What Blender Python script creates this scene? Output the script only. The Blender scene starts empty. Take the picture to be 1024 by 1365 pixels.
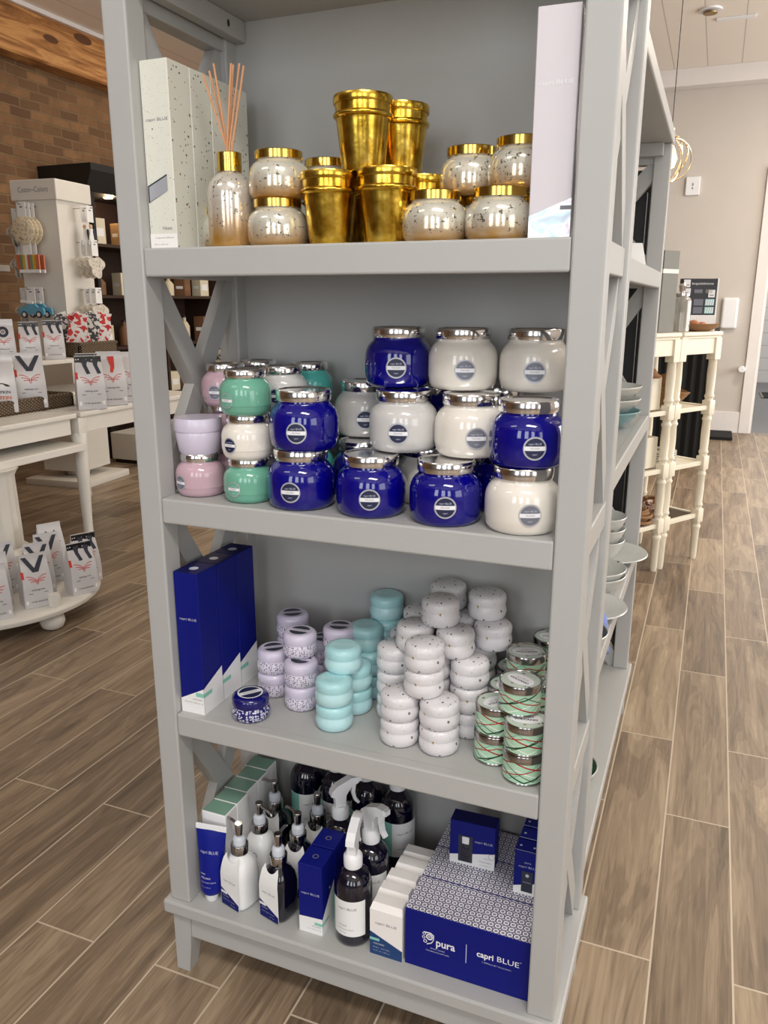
import bpy, bmesh, math, random
from mathutils import Vector, Matrix
random.seed(7)
SC = bpy.context.scene
COL = SC.collection
PI = math.pi

# ------------------------------------------------------------------ materials
def lin(c):
    r = []
    for v in c[:3]:
        v = v / 255.0
        r.append(v / 12.92 if v <= 0.04045 else ((v + 0.055) / 1.055) ** 2.4)
    return (r[0], r[1], r[2], 1.0)

class NT:
    """small helper around a node tree"""
    def __init__(s, name):
        s.m = bpy.data.materials.new(name); s.m.use_nodes = True
        s.t = s.m.node_tree; s.n = s.t.nodes; s.l = s.t.links
        s.b = s.n['Principled BSDF']
    def node(s, typ, **kw):
        n = s.n.new(typ)
        for k, v in kw.items(): setattr(n, k, v)
        return n
    def put(s, sock, v):
        if hasattr(v, 'is_linked') or isinstance(v, bpy.types.NodeSocket): s.l.new(v, sock)
        else: sock.default_value = v
    def coord(s, kind='Object'):
        return s.node('ShaderNodeTexCoord').outputs[kind]
    def sep(s, v):
        n = s.node('ShaderNodeSeparateXYZ'); s.put(n.inputs[0], v); return n.outputs
    def comb(s, x, y, z):
        n = s.node('ShaderNodeCombineXYZ')
        for i, v in enumerate((x, y, z)): s.put(n.inputs[i], v)
        return n.outputs[0]
    def math(s, op, a, b=None, c=None, clamp=False):
        n = s.node('ShaderNodeMath', operation=op, use_clamp=clamp)
        for i, v in enumerate((a, b, c)):
            if v is not None: s.put(n.inputs[i], v)
        return n.outputs[0]
    def mix(s, f, a, b, blend='MIX'):
        n = s.node('ShaderNodeMix', data_type='RGBA', blend_type=blend)
        s.put(n.inputs[0], f); s.put(n.inputs[6], a); s.put(n.inputs[7], b)
        return n.outputs[2]
    def noise(s, vec, scale, detail=3, rough=0.5, dist=0.0):
        n = s.node('ShaderNodeTexNoise')
        s.put(n.inputs['Vector'], vec); n.inputs['Scale'].default_value = scale
        n.inputs['Detail'].default_value = detail; n.inputs['Roughness'].default_value = rough
        n.inputs['Distortion'].default_value = dist
        return n.outputs
    def voro(s, vec, scale, feature='F1', rnd=1.0):
        n = s.node('ShaderNodeTexVoronoi', feature=feature)
        s.put(n.inputs['Vector'], vec); n.inputs['Scale'].default_value = scale
        n.inputs['Randomness'].default_value = rnd
        return n.outputs
    def ramp(s, fac, stops, interp='LINEAR'):
        n = s.node('ShaderNodeValToRGB'); s.put(n.inputs[0], fac)
        n.color_ramp.interpolation = interp
        e = n.color_ramp.elements
        while len(e) < len(stops): e.new(0.5)
        for el, (p, c) in zip(e, stops): el.position = p; el.color = c
        return n.outputs[0]
    def scale(s, vec, sx, sy, sz):
        n = s.node('ShaderNodeMapping'); s.put(n.inputs[0], vec)
        n.inputs['Scale'].default_value = (sx, sy, sz); return n.outputs[0]
    def bump(s, h, strength=0.3, dist=0.002):
        n = s.node('ShaderNodeBump'); s.put(n.inputs['Height'], h)
        n.inputs['Strength'].default_value = strength; n.inputs['Distance'].default_value = dist
        s.l.new(n.outputs[0], s.b.inputs['Normal'])
    def setp(s, color=None, rough=0.5, metal=0.0, coat=0.0, spec=None, trans=None, emit=None, estr=0, alpha=None, sheen=0):
        b = s.b.inputs
        if color is not None: s.put(b['Base Color'], color)
        s.put(b['Roughness'], rough); s.put(b['Metallic'], metal)
        b['Coat Weight'].default_value = coat; b['Coat Roughness'].default_value = 0.05
        if spec is not None: b['Specular IOR Level'].default_value = spec
        if trans is not None: b['Transmission Weight'].default_value = trans
        if emit is not None:
            b['Emission Color'].default_value = emit; b['Emission Strength'].default_value = estr
        if sheen: b['Sheen Weight'].default_value = sheen
        return s.m

MC = {}
def flat(name, c, rough=0.5, metal=0.0, coat=0.0, **kw):
    """plain surface with a faint procedural unevenness in roughness and tone"""
    if name in MC: return MC[name]
    t = NT(name); co = t.coord()
    nz = t.noise(co, 14.0, 2)[0]
    c0 = lin(c)
    dark = (c0[0] * .95, c0[1] * .95, c0[2] * .95, 1)
    t.setp(t.mix(nz, dark, c0), rough, metal, coat, **kw)
    MC[name] = t.m
    return t.m

def m_paint(name, c, rough=0.42):
    t = NT(name); co = t.coord()
    n1 = t.noise(co, 6, 3)[0]
    c0 = lin(c); d = tuple(v * .94 for v in c0[:3]) + (1,)
    t.setp(t.mix(n1, d, c0), rough)
    t.bump(t.noise(co, 160, 2)[0], 0.06, 0.001)
    return t.m

GRAY = m_paint('gray_paint', (181, 181, 179))
WHITEP = flat('white_paint', (226, 222, 214), .4)
CREAMP = flat('cream_paint', (240, 232, 212), .42)
WHITE = flat('white_card', (244, 244, 244), .55)
WARMWHITE = flat('warm_white_card', (247, 243, 240), .55)
NAVY = flat('navy_card', (6, 18, 118), .5, spec=.25)
NAVY2 = flat('navy_print', (8, 20, 104), .55, spec=.25)
TEALP = flat('teal_blue_print', (22, 62, 116), .5)
NAVYTOP = flat('navy_card_top', (8, 14, 84), .6, spec=.2)
MINT = flat('mint_print', (140, 205, 190), .5)
SAGE = flat('sage_green_card', (128, 168, 150), .55)
COBALT = flat('cobalt_glass', (6, 4, 124), .08, 0, .6)
PUMPW = flat('white_ceramic', (242, 243, 244), .16, 0, .4)
WGLASS = flat('white_glass', (238, 232, 222), .12, 0, .5)
GWGLASS = flat('pale_gray_glass', (206, 204, 202), .14, 0, .5)
PINK = flat('mauve_pink_glass', (200, 168, 180), .16, 0, .4)
LAV = flat('lavender_enamel', (214, 206, 226), .3, 0, .3)
GREENJ = flat('jade_glass', (112, 176, 152), .14, 0, .4)
TEAL = flat('turquoise_glass', (92, 200, 190), .14, 0, .4)
SILVER = flat('polished_silver', (236, 235, 236), .13, 1.0)
GOLDLID = flat('gold_lid', (224, 190, 96), .18, 1.0)
AQUA = flat('aqua_enamel', (190, 230, 234), .3, 0, .3)
AQUALID = flat('aqua_lid_enamel', (174, 222, 226), .3, 0, .3)
INK = flat('dark_ink', (44, 48, 62), .5)
GRAYINK = flat('gray_ink', (122, 122, 128), .5)
PALEINK = flat('pale_silver_ink', (196, 200, 220), .4)
WHITEINK = flat('white_ink', (240, 240, 244), .5)
REDINK = flat('red_ink', (205, 52, 40), .5)
ORANGEINK = flat('orange_ink', (206, 104, 62), .5)
BLACK = flat('black_paint', (22, 20, 20), .5)
BLACKC = flat('black_cloth', (20, 20, 22), .9)
DARKG = flat('charcoal_card', (52, 54, 60), .6)
GRAYCARD = flat('warm_gray_card', (120, 118, 110), .6)
AMBERG = flat('dark_blue_bottle_glass', (10, 9, 30), .06, 0, .7)
CLEARP = flat('frosted_plastic', (206, 212, 222), .2, 0, .3)
CHROME = flat('pump_chrome', (176, 172, 170), .16, 1.0)
WPLASTIC = flat('white_plastic', (242, 243, 246), .35)
TUBEB = flat('blue_tube_plastic', (8, 24, 132), .35, spec=.3)
REED = flat('rattan_reed', (206, 152, 112), .7)
LABELSIL = flat('silver_label', (188, 190, 198), .35, .35)
LABELNAVY = flat('navy_label', (30, 36, 70), .4)
LABELGRAY = flat('gray_label', (120, 122, 134), .4, .2)
BAGW = flat('white_bag_film', (214, 212, 214), .32, .1)
KRAFT = flat('kraft_brown', (140, 100, 64), .8)
TRIMW = flat('trim_white', (236, 232, 230), .45)
DARKWOOD = flat('dark_stained_wood', (58, 38, 26), .5)

def m_speck(name, base, scale=110, keep=.62, gold=.25, size=.2, rough=.32):
    t = NT(name); co = t.coord()
    warp = t.noise(co, 260, 2)
    n = t.node('ShaderNodeVectorMath', operation='MULTIPLY_ADD')
    t.l.new(warp[1], n.inputs[0]); n.inputs[1].default_value = (.004,) * 3; t.l.new(co, n.inputs[2])
    v = t.voro(n.outputs[0], scale)
    rgb = t.sep(v[1])
    on = t.math('MULTIPLY', t.math('LESS_THAN', v[0], t.math('MULTIPLY', rgb[1], size * 2)), t.math('GREATER_THAN', rgb[0], keep))
    chip = t.ramp(rgb[2], [(0, lin((70, 68, 68))), (.4, lin((112, 104, 98))), (.62, lin((150, 128, 92))), (1 - gold * .4, lin((172, 140, 70))), (1, lin((150, 150, 150)))], 'CONSTANT')
    v2 = t.voro(co, scale * 2.3); r2 = t.sep(v2[1])
    on2 = t.math('MULTIPLY', t.math('LESS_THAN', v2[0], .15), t.math('GREATER_THAN', r2[0], .5))
    b0 = lin(base)
    c = t.mix(on2, b0, lin((134, 128, 122)))
    t.setp(t.mix(on, c, chip), rough, 0, .25)
    return t.m
TERR = m_speck('terrazzo_enamel', (224, 221, 224), 170, .55, .4, .19)
TERRBOX = m_speck('terrazzo_card', (224, 224, 212), 150, .66, .5, .16, .5)

def m_dots(name, base, dot, scale, lo, hi):
    t = NT(name); co = t.coord()
    v = t.voro(co, scale, rnd=.55)
    on = t.math('MULTIPLY', t.math('GREATER_THAN', v[0], lo), t.math('LESS_THAN', v[0], hi))
    t.setp(t.mix(on, lin(base), lin(dot)), .32, 0, .3)
    return t.m
LAVDOT = m_dots('lavender_dotted_enamel', (222, 216, 230), (112, 104, 130), 265, -1, .36)
NAVYDOT = m_dots('navy_ring_enamel', (18, 18, 104), (222, 222, 236), 205, .2, .46)
NAVYLID = flat('navy_enamel', (14, 14, 100), .18, 0, .5)

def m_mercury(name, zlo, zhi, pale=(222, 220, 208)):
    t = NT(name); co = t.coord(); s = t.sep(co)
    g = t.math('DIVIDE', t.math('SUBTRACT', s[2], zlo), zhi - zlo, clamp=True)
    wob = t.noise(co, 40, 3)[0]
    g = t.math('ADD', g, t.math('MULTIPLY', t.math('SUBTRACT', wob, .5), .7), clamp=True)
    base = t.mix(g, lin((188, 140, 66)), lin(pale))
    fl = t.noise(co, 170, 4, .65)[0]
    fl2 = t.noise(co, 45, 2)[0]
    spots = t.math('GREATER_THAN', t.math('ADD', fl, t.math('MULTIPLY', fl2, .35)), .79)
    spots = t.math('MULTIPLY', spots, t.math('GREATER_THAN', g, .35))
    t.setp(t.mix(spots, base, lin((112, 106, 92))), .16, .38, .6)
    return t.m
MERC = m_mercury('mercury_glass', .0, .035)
MERCB = m_mercury('mercury_glass_tall', .012, .07, (216, 210, 200))

def m_goldpot():
    t = NT('antique_gold'); co = t.coord()
    n = t.noise(co, 60, 4)[0]
    t.setp(t.ramp(n, [(.3, lin((190, 148, 44))), (.55, lin((230, 192, 78))), (.8, lin((244, 216, 122)))]), t.math('ADD', .14, t.math('MULTIPLY', n, .14)), 1.0)
    t.bump(t.noise(co, 90, 3)[0], .14, .002)
    return t.m
GOLDPOT = m_goldpot()

def m_pattern():
    t = NT('ring_lattice_print'); s = t.sep(t.coord())
    def cell(v, off=0.0):
        a = t.math('ADD', t.math('DIVIDE', v, .0118), 50.0 + off)
        return t.math('SUBTRACT', t.math('FRACT', a), .5)
    x, y = cell(s[0]), cell(s[1])
    x2, y2 = cell(s[0], .5), cell(s[1], .5)
    def ln(a, b): return t.math('SQRT', t.math('ADD', t.math('MULTIPLY', a, a), t.math('MULTIPLY', b, b)))
    r, r2 = ln(x, y), ln(x2, y2)
    def band(v, lo, hi): return t.math('MULTIPLY', t.math('GREATER_THAN', v, lo), t.math('LESS_THAN', v, hi))
    dia = t.math('ADD', t.math('ABSOLUTE', x2), t.math('ABSOLUTE', y2))
    on = t.math('MAXIMUM', band(r, .20, .43), t.math('LESS_THAN', r, .08))
    on = t.math('MAXIMUM', on, band(dia, .10, .22))
    t.setp(t.mix(on, lin((14, 16, 80)), lin((236, 234, 242))), .5)
    return t.m
LATTICE = m_pattern()

def m_holi(name, base):
    """mint tin wrap crossed by thin red, green, dark and white zigzag lines"""
    t = NT(name); s = t.sep(t.coord())
    ang = t.math('DIVIDE', t.math('ARCTAN2', s[1], s[0]), 2 * PI)
    col = lin(base)
    for (n, ph, amp, c0, w, rgb) in ((2, .1, .015, .022, .0009, (120, 186, 160)), (2, .45, .010, .016, .0008, (236, 240, 230)), (1, .0, .017, .022, .0012, (168, 26, 32)),
                                     (1, .42, .018, .024, .0013, (18, 70, 46)), (1, .75, .014, .018, .0009, (178, 34, 38)), (2, .7, .013, .021, .0007, (40, 36, 36))):
        tri = t.math('PINGPONG', t.math('ADD', t.math('MULTIPLY', ang, n), ph + 4), .5)
        zc = t.math('ADD', t.math('MULTIPLY', t.math('SUBTRACT', tri, .25), amp * 4), c0)
        on = t.math('LESS_THAN', t.math('ABSOLUTE', t.math('SUBTRACT', s[2], zc)), w)
        col = t.mix(on, col, lin(rgb))
    t.setp(col, .35, 0, .25)
    return t.m
HOLI = m_holi('mint_zigzag_wrap', (178, 216, 188))
HOLITOP = m_speck('mint_lid_print', (198, 210, 200), 130, .6, .1, .2)

def m_holo():
    t = NT('holographic_foil'); co = t.coord()
    n = t.noise(t.scale(co, 14, 14, 26), 2.2, 3, .6, 1.5)[0]
    t.setp(t.ramp(n, [(.25, lin((188, 184, 198))), (.42, lin((190, 214, 220))), (.55, lin((240, 240, 244))), (.7, lin((212, 200, 210))), (.85, lin((186, 186, 192)))]), .3, .5)
    return t.m
HOLO = m_holo()
PEARL = flat('pearl_lavender_card', (216, 210, 216), .4)

def m_floor():
    t = NT('wood_look_tile'); s = t.sep(t.coord())
    u = t.math('ADD', s[1], 9.632); v = t.math('ADD', s[0], 5.315)
    b = t.node('ShaderNodeTexBrick'); b.offset = .427; b.offset_frequency = 2
    t.l.new(t.comb(u, v, 0.0), b.inputs['Vector'])
    b.inputs['Color1'].default_value = (0, 0, 0, 1); b.inputs['Color2'].default_value = (1, 1, 1, 1); b.inputs['Mortar'].default_value = (.5, .5, .5, 1)
    b.inputs['Scale'].default_value = 1; b.inputs['Mortar Size'].default_value = .0021; b.inputs['Mortar Smooth'].default_value = .1
    b.inputs['Brick Width'].default_value = .91; b.inputs['Row Height'].default_value = .155
    rnd = t.sep(b.outputs['Color'])[0]
    shift = t.math('MULTIPLY', rnd, 37.0)
    vec = t.comb(t.math('ADD', t.math('MULTIPLY', s[0], 8.0), shift), t.math('ADD', t.math('MULTIPLY', s[1], .9), shift), shift)
    big = t.noise(vec, 1.3, 4, .55, 1.8)[0]
    vec2 = t.comb(t.math('MULTIPLY', s[0], 95.0), t.math('ADD', t.math('MULTIPLY', s[1], 3.2), shift), shift)
    fine = t.noise(vec2, 1.0, 4, .6, .3)[0]
    rings = t.math('SINE', t.math('MULTIPLY', big, 58.0))
    tone = t.math('ADD', t.math('MULTIPLY', big, .62), t.math('ADD', t.math('MULTIPLY', fine, .34), t.math('ADD', t.math('MULTIPLY', rings, .028), t.math('MULTIPLY', t.math('SUBTRACT', rnd, .5), .16))))
    wood = t.ramp(tone, [(.28, lin((94, 79, 64))), (.44, lin((130, 111, 91))), (.58, lin((160, 140, 116))), (.74, lin((184, 164, 138)))])
    col = t.mix(b.outputs['Fac'], wood, lin((200, 185, 164)))
    t.setp(col, .42)
    t.bump(t.math('SUBTRACT', t.math('MULTIPLY', fine, .3), b.outputs['Fac']), .25, .002)
    return t.m

def m_brick():
    t = NT('old_brick'); s = t.sep(t.coord())
    b = t.node('ShaderNodeTexBrick'); b.offset = .5
    wob = t.noise(t.coord(), 3.0, 3)[1]
    n = t.node('ShaderNodeVectorMath', operation='MULTIPLY_ADD'); t.l.new(wob, n.inputs[0]); n.inputs[1].default_value = (.03,) * 3
    t.l.new(t.comb(s[1], s[2], 0.0), n.inputs[2]); t.l.new(n.outputs[0], b.inputs['Vector'])
    b.inputs['Color1'].default_value = lin((98, 68, 46)); b.inputs['Color2'].default_value = lin((150, 110, 74)); b.inputs['Mortar'].default_value = lin((134, 108, 78))
    b.inputs['Scale'].default_value = 1; b.inputs['Mortar Size'].default_value = .009; b.inputs['Mortar Smooth'].default_value = .4
    b.inputs['Brick Width'].default_value = .21; b.inputs['Row Height'].default_value = .072
    st = t.noise(t.coord(), 9, 5, .65)[0]
    col = t.mix(t.math('MULTIPLY', t.math('SUBTRACT', st, .2), 1.25, clamp=True), b.outputs['Color'], t.mix(t.noise(t.coord(), 2.5, 3)[0], lin((60, 42, 28)), lin((128, 98, 66))))
    t.setp(col, .9); t.bump(t.math('SUBTRACT', st, b.outputs['Fac']), .6, .012)
    return t.m

def m_beam():
    t = NT('rough_sawn_pine'); co = t.coord()
    g = t.noise(t.scale(co, 3, .9, 9), 2.0, 5, .6, 1.2)[0]
    k = t.voro(t.scale(co, 1.5, 1.2, 3.5), 1.3)[0]
    t.setp(t.mix(t.math('LESS_THAN', k, .16), t.ramp(g, [(.3, lin((112, 70, 34))), (.48, lin((172, 116, 62))), (.62, lin((206, 152, 92))), (.8, lin((176, 118, 66)))]), lin((96, 56, 28))), .7)
    t.bump(g, .3, .01)
    return t.m

def m_board(name, c, axis, pitch, line=.004, dark=.62):
    t = NT(name); s = t.sep(t.coord())
    f = t.math('FRACT', t.math('ADD', t.math('DIVIDE', s[axis], pitch), 100.0))
    on = t.math('LESS_THAN', f, line / pitch)
    c0 = lin(c)
    t.setp(t.mix(on, c0, tuple(v * dark for v in c0[:3]) + (1,)), .6)
    t.bump(t.math('SUBTRACT', 1.0, on), .3, .004)
    return t.m

def m_wicker():
    t = NT('woven_wicker'); s = t.sep(t.coord())
    a = t.math('SINE', t.math('MULTIPLY', t.math('ADD', s[0], s[1]), 260.0)); b = t.math('SINE', t.math('MULTIPLY', s[2], 420.0))
    w = t.math('MULTIPLY', a, b)
    t.setp(t.ramp(w, [(0, lin((72, 58, 44))), (.5, lin((120, 100, 78))), (1, lin((152, 130, 104)))]), .8)
    t.bump(w, .6, .004)
    return t.m

def m_stripe():
    t = NT('rainbow_stripe_glaze'); s = t.sep(t.coord())
    f = t.math('FRACT', t.math('ADD', t.math('DIVIDE', s[0], .2), 5.5))
    cs = [(196, 96, 70), (110, 140, 110), (206, 170, 60), (224, 224, 210), (196, 96, 70), (120, 150, 130), (210, 176, 60), (200, 120, 80)]
    t.setp(t.ramp(f, [(i / 8, lin(c)) for i, c in enumerate(cs)], 'CONSTANT'), .3)
    return t.m

def m_blotch(name, cols, scale):
    t = NT(name); n = t.noise(t.coord(), scale, 2)[0]
    k = len(cols)
    t.setp(t.ramp(n, [(.3 + .4 * i / k, lin(c)) for i, c in enumerate(cols)], 'CONSTANT'), .5)
    return t.m

FLOOR, BRICK, BEAM = m_floor(), m_brick(), m_beam()
WICKER, STRIPE = m_wicker(), m_stripe()
WALLG = m_paint('greige_wall_paint', (206, 199, 192), .6)
CEILW = m_board('ceiling_shiplap', (244, 236, 226), 0, .29, .008)
SHIPW = m_board('white_shiplap', (226, 224, 222), 2, .2, .008)
TILEG = flat('gray_slate_tile', (112, 112, 114), .5)
REDPRINT = m_blotch('red_white_wrap', [(190, 26, 30), (226, 220, 216), (200, 40, 40)], 26)
BLKDOT = m_dots('black_white_dots', (24, 24, 26), (226, 226, 226), 75, -1, .2)
POSTER = m_blotch('poster_art', [(26, 70, 34), (34, 96, 48), (206, 84, 40), (222, 190, 90), (36, 60, 30)], 9)
PLEAT = flat('black_pleated_cloth', (22, 23, 24), .85)
LINEN = flat('blue_check_linen', (136, 152, 214), .9)
STONEW = m_speck('stoneware_glaze', (206, 208, 204), 60, .75, .1, .14)
GREENB = flat('green_glaze', (70, 112, 90), .25, 0, .4)
TEALST = flat('teal_stripe_glaze', (96, 150, 158), .25, 0, .4)
BASKET = flat('brown_woven_straw', (150, 112, 76), .85)
PATT = m_blotch('black_white_print', [(230, 228, 226), (60, 58, 58), (226, 226, 224)], 30)
REDBEAD = m_blotch('red_cream_cord', [(196, 150, 130), (222, 210, 196), (150, 70, 60)], 40)

# ------------------------------------------------------------------ mesh builder
_TXT = {}
def text_geo(body, bold=0.0):
    key = (body, bold)
    if key in _TXT: return _TXT[key]
    cu = bpy.data.curves.new('lettering', 'FONT'); cu.body = body; cu.size = 1; cu.align_x = 'CENTER'; cu.align_y = 'CENTER'
    cu.offset = bold; cu.resolution_u = 2
    ob = bpy.data.objects.new('lettering', cu); COL.objects.link(ob)
    dg = bpy.context.evaluated_depsgraph_get(); dg.update()
    me = bpy.data.meshes.new_from_object(ob.evaluated_get(dg))
    vs = [v.co.copy() for v in me.vertices]; fs = [tuple(p.vertices) for p in me.polygons]
    bpy.data.objects.remove(ob); bpy.data.curves.remove(cu); bpy.data.meshes.remove(me)
    _TXT[key] = (vs, fs)
    return _TXT[key]

class MB:
    def __init__(s): s.v = []; s.f = []; s.mi = []; s.sm = []; s.mats = []
    def mat(s, m):
        if m not in s.mats: s.mats.append(m)
        return s.mats.index(m)
    def add(s, vs, fs, m, smooth=False, X=None):
        k = len(s.v); i = s.mat(m)
        for v in vs:
            v = Vector(v); s.v.append(X @ v if X is not None else v)
        for f in fs: s.f.append([a + k for a in f]); s.mi.append(i); s.sm.append(smooth)
        return s
    def box(s, a, b, m, bev=0.0, X=None, seg=2):
        bm = bmesh.new(); bmesh.ops.create_cube(bm, size=1)
        a, b = Vector(a), Vector(b)
        for v in bm.verts: v.co = Vector((a[i] + (b[i] - a[i]) * (v.co[i] + .5) for i in range(3)))
        if bev > 0:
            bev = min(bev, min(abs(b[i] - a[i]) for i in range(3)) * .45)
            bmesh.ops.bevel(bm, geom=bm.edges[:], offset=bev, segments=seg, profile=.5, affect='EDGES')
        bm.verts.index_update()
        s.add([v.co for v in bm.verts], [[v.index for v in f.verts] for f in bm.faces], m, False, X); bm.free()
        return s
    def lathe(s, prof, m, seg=40, X=None, smooth=True, fn=None):
        vs, fs, ring = [], [], []
        for r, z in prof:
            if r < 1e-6: vs.append((0, 0, z)); ring.append([len(vs) - 1])
            else:
                ids = []
                for i in range(seg):
                    a = 2 * PI * i / seg; q = fn(a) if fn else 1
                    vs.append((r * q * math.cos(a), r * q * math.sin(a), z)); ids.append(len(vs) - 1)
                ring.append(ids)
        for A, B in zip(ring[:-1], ring[1:]):
            if len(A) == 1 and len(B) == 1: continue
            for i in range(seg):
                j = (i + 1) % seg
                if len(A) == 1: fs.append([A[0], B[i], B[j]][::-1] if False else [A[0], B[j], B[i]])
                elif len(B) == 1: fs.append([A[i], A[j], B[0]])
                else: fs.append([A[i], A[j], B[j], B[i]])
        return s.add(vs, fs, m, smooth, X)
    def prism(s, poly, d0, d1, m, plane='xz', X=None, smooth=False):
        """poly in a plane, extruded between d0 and d1 along the third axis"""
        def P(u, v, w): return {'xz': (u, w, v), 'yz': (w, u, v), 'xy': (u, v, w)}[plane]
        n = len(poly); vs = [P(u, v, d0) for u, v in poly] + [P(u, v, d1) for u, v in poly]
        fs = [list(range(n)), list(range(2 * n - 1, n - 1, -1))] + [[i, n + i, n + (i + 1) % n, (i + 1) % n] for i in range(n)]
        return s.add(vs, fs, m, smooth, X)
    def poly(s, pts, m): return s.add(pts, [list(range(len(pts)))], m)
    def tube(s, pts, r, m, seg=8, caps=True, closed=False, X=None):
        pts = [Vector(p) for p in pts]; n = len(pts); vs, fs = [], []
        rr = r if isinstance(r, (list, tuple)) else [r] * n
        up = None
        for i, p in enumerate(pts):
            a = pts[(i - 1) % n] if (closed or i > 0) else p; b = pts[(i + 1) % n] if (closed or i < n - 1) else p
            d = (b - a).normalized()
            if up is None: up = d.orthogonal().normalized()
            up = (up - d * up.dot(d)).normalized(); w = d.cross(up)
            for k in range(seg):
                t = 2 * PI * k / seg; vs.append(p + (up * math.cos(t) + w * math.sin(t)) * rr[i])
        for i in range(n if closed else n - 1):
            j = (i + 1) % n
            for k in range(seg):
                l = (k + 1) % seg; fs.append([i * seg + k, i * seg + l, j * seg + l, j * seg + k])
        if caps and not closed: fs.append(list(range(seg))[::-1]); fs.append(list(range((n - 1) * seg, n * seg)))
        return s.add(vs, fs, m, True, X)
    def text(s, body, size, m, fn, w=None, bold=0.0, dx=0, dy=0):
        """lettering; fn maps (u, v) on the face to a point"""
        vs, fs = text_geo(body, bold)
        k = size
        sx = size
        if w:
            xs = [v.x for v in vs]; sx = w / max(max(xs) - min(xs), 1e-6)
        return s.add([fn(v.x * sx + dx, v.y * k + dy) for v in vs], fs, m)
    def build(s, name):
        me = bpy.data.meshes.new(name)
        me.from_pydata([tuple(v) for v in s.v], [], s.f)
        for m in s.mats: me.materials.append(m)
        me.polygons.foreach_set('material_index', s.mi); me.polygons.foreach_set('use_smooth', s.sm)
        me.update()
        if any(s.sm): me.set_sharp_from_angle(angle=math.radians(42))
        return me

def link(name, me, parent=None):
    o = bpy.data.objects.new(name, me); COL.objects.link(o)
    if parent: o.parent = parent
    return o
def tag(o, label, cat, group=None, kind=None):
    o['label'] = label; o['category'] = cat
    if group: o['group'] = group
    if kind: o['kind'] = kind
    return o
def struct(name, mb):
    o = link(name, mb.build(name)); o['kind'] = 'structure'; return o
def thing(name, loc, label, cat, parts, rz=0.0, group=None, rot=None, labels=None):
    """an Empty at the base; parts = [(name, mesh)] or [(name, mesh, [(sub, mesh)])]; mesh data may be shared by copies"""
    if len(parts) == 1 and len(parts[0]) == 2:
        o = link(name, parts[0][1]); o.location = loc; o.rotation_euler = rot or (0, 0, rz)
        return tag(o, label, cat, group)
    e = bpy.data.objects.new(name, None); COL.objects.link(e); e.location = loc; e.rotation_euler = rot or (0, 0, rz)
    e.empty_display_size = .05
    tag(e, label, cat, group)
    for p in parts:
        c = link(p[0], p[1], e)
        if labels and p[0] in labels: c['label'] = labels[p[0]]
        if len(p) > 2:
            for q in p[2]: link(q[0], q[1], c)
    return e
PC = {}
def cached(key, fn):
    if key not in PC: PC[key] = fn()
    return PC[key]

def front(y, x0=0.0, z0=0.0): return lambda u, v: (x0 + u, y, z0 + v)
def side(x, y0=0.0, z0=0.0): return lambda u, v: (x, y0 + u, z0 + v)
def top(z, x0=0.0, y0=0.0): return lambda u, v: (x0 + u, y0 + v, z)
def wrap(r, z0, a0=-PI / 2): return lambda u, v: (r * math.cos(a0 + u / r), r * math.sin(a0 + u / r), z0 + v)
def disc_pts(r, n=28, c=(0, 0)): return [(c[0] + r * math.cos(2 * PI * i / n), c[1] + r * math.sin(2 * PI * i / n)) for i in range(n)]
def halfdisc(r, lo, up=True, n=16):
    """circle segment above (or below) the chord at distance lo"""
    a = math.asin(lo / r)
    pts = [(r * math.cos(a + (PI - 2 * a) * i / n), r * math.sin(a + (PI - 2 * a) * i / n)) for i in range(n + 1)]
    return pts if up else [(-x, -y) for x, y in pts]
def decal(mb, pts, m, fn, cur=0.0):
    """flat print on a face; cur > 0 tessellates it (edge length cur) to follow a curved skin"""
    if not cur: mb.add([fn(u, v) for u, v in pts], [list(range(len(pts)))], m); return
    out = []
    for i, p in enumerate(pts):
        q = pts[(i + 1) % len(pts)]; k = max(1, math.ceil(math.hypot(q[0] - p[0], q[1] - p[1]) / cur))
        out += [(p[0] + (q[0] - p[0]) * j / k, p[1] + (q[1] - p[1]) * j / k) for j in range(k)]
    cx = sum(p[0] for p in out) / len(out); cy = sum(p[1] for p in out) / len(out)
    rad = max(math.hypot(p[0] - cx, p[1] - cy) for p in out); R = max(1, math.ceil(rad / cur)); n = len(out)
    vs = [fn(cx, cy)]; fs = []
    for r in range(1, R + 1): vs += [fn(cx + (p[0] - cx) * r / R, cy + (p[1] - cy) * r / R) for p in out]
    fs += [[0, 1 + i, 1 + (i + 1) % n] for i in range(n)]
    for r in range(1, R):
        a, b = 1 + (r - 1) * n, 1 + r * n
        fs += [[a + i, b + i, b + (i + 1) % n, a + (i + 1) % n] for i in range(n)]
    mb.add(vs, fs, m)
def ring(mb, r0, r1, m, fn, n=28):
    vs = [fn(*p) for p in disc_pts(r0, n)] + [fn(*p) for p in disc_pts(r1, n)]
    mb.add(vs, [[i, n + i, n + (i + 1) % n, (i + 1) % n] for i in range(n)], m)
def rect(u0, v0, u1, v1): return [(u0, v0), (u1, v0), (u1, v1), (u0, v1)]

# ------------------------------------------------------------------ the shelf heights
S1, S2, S3, SB = 1.3786, .9774, .5752, .1675
TH = .043
PW, WI, DEP = .044, .66, .31

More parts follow.
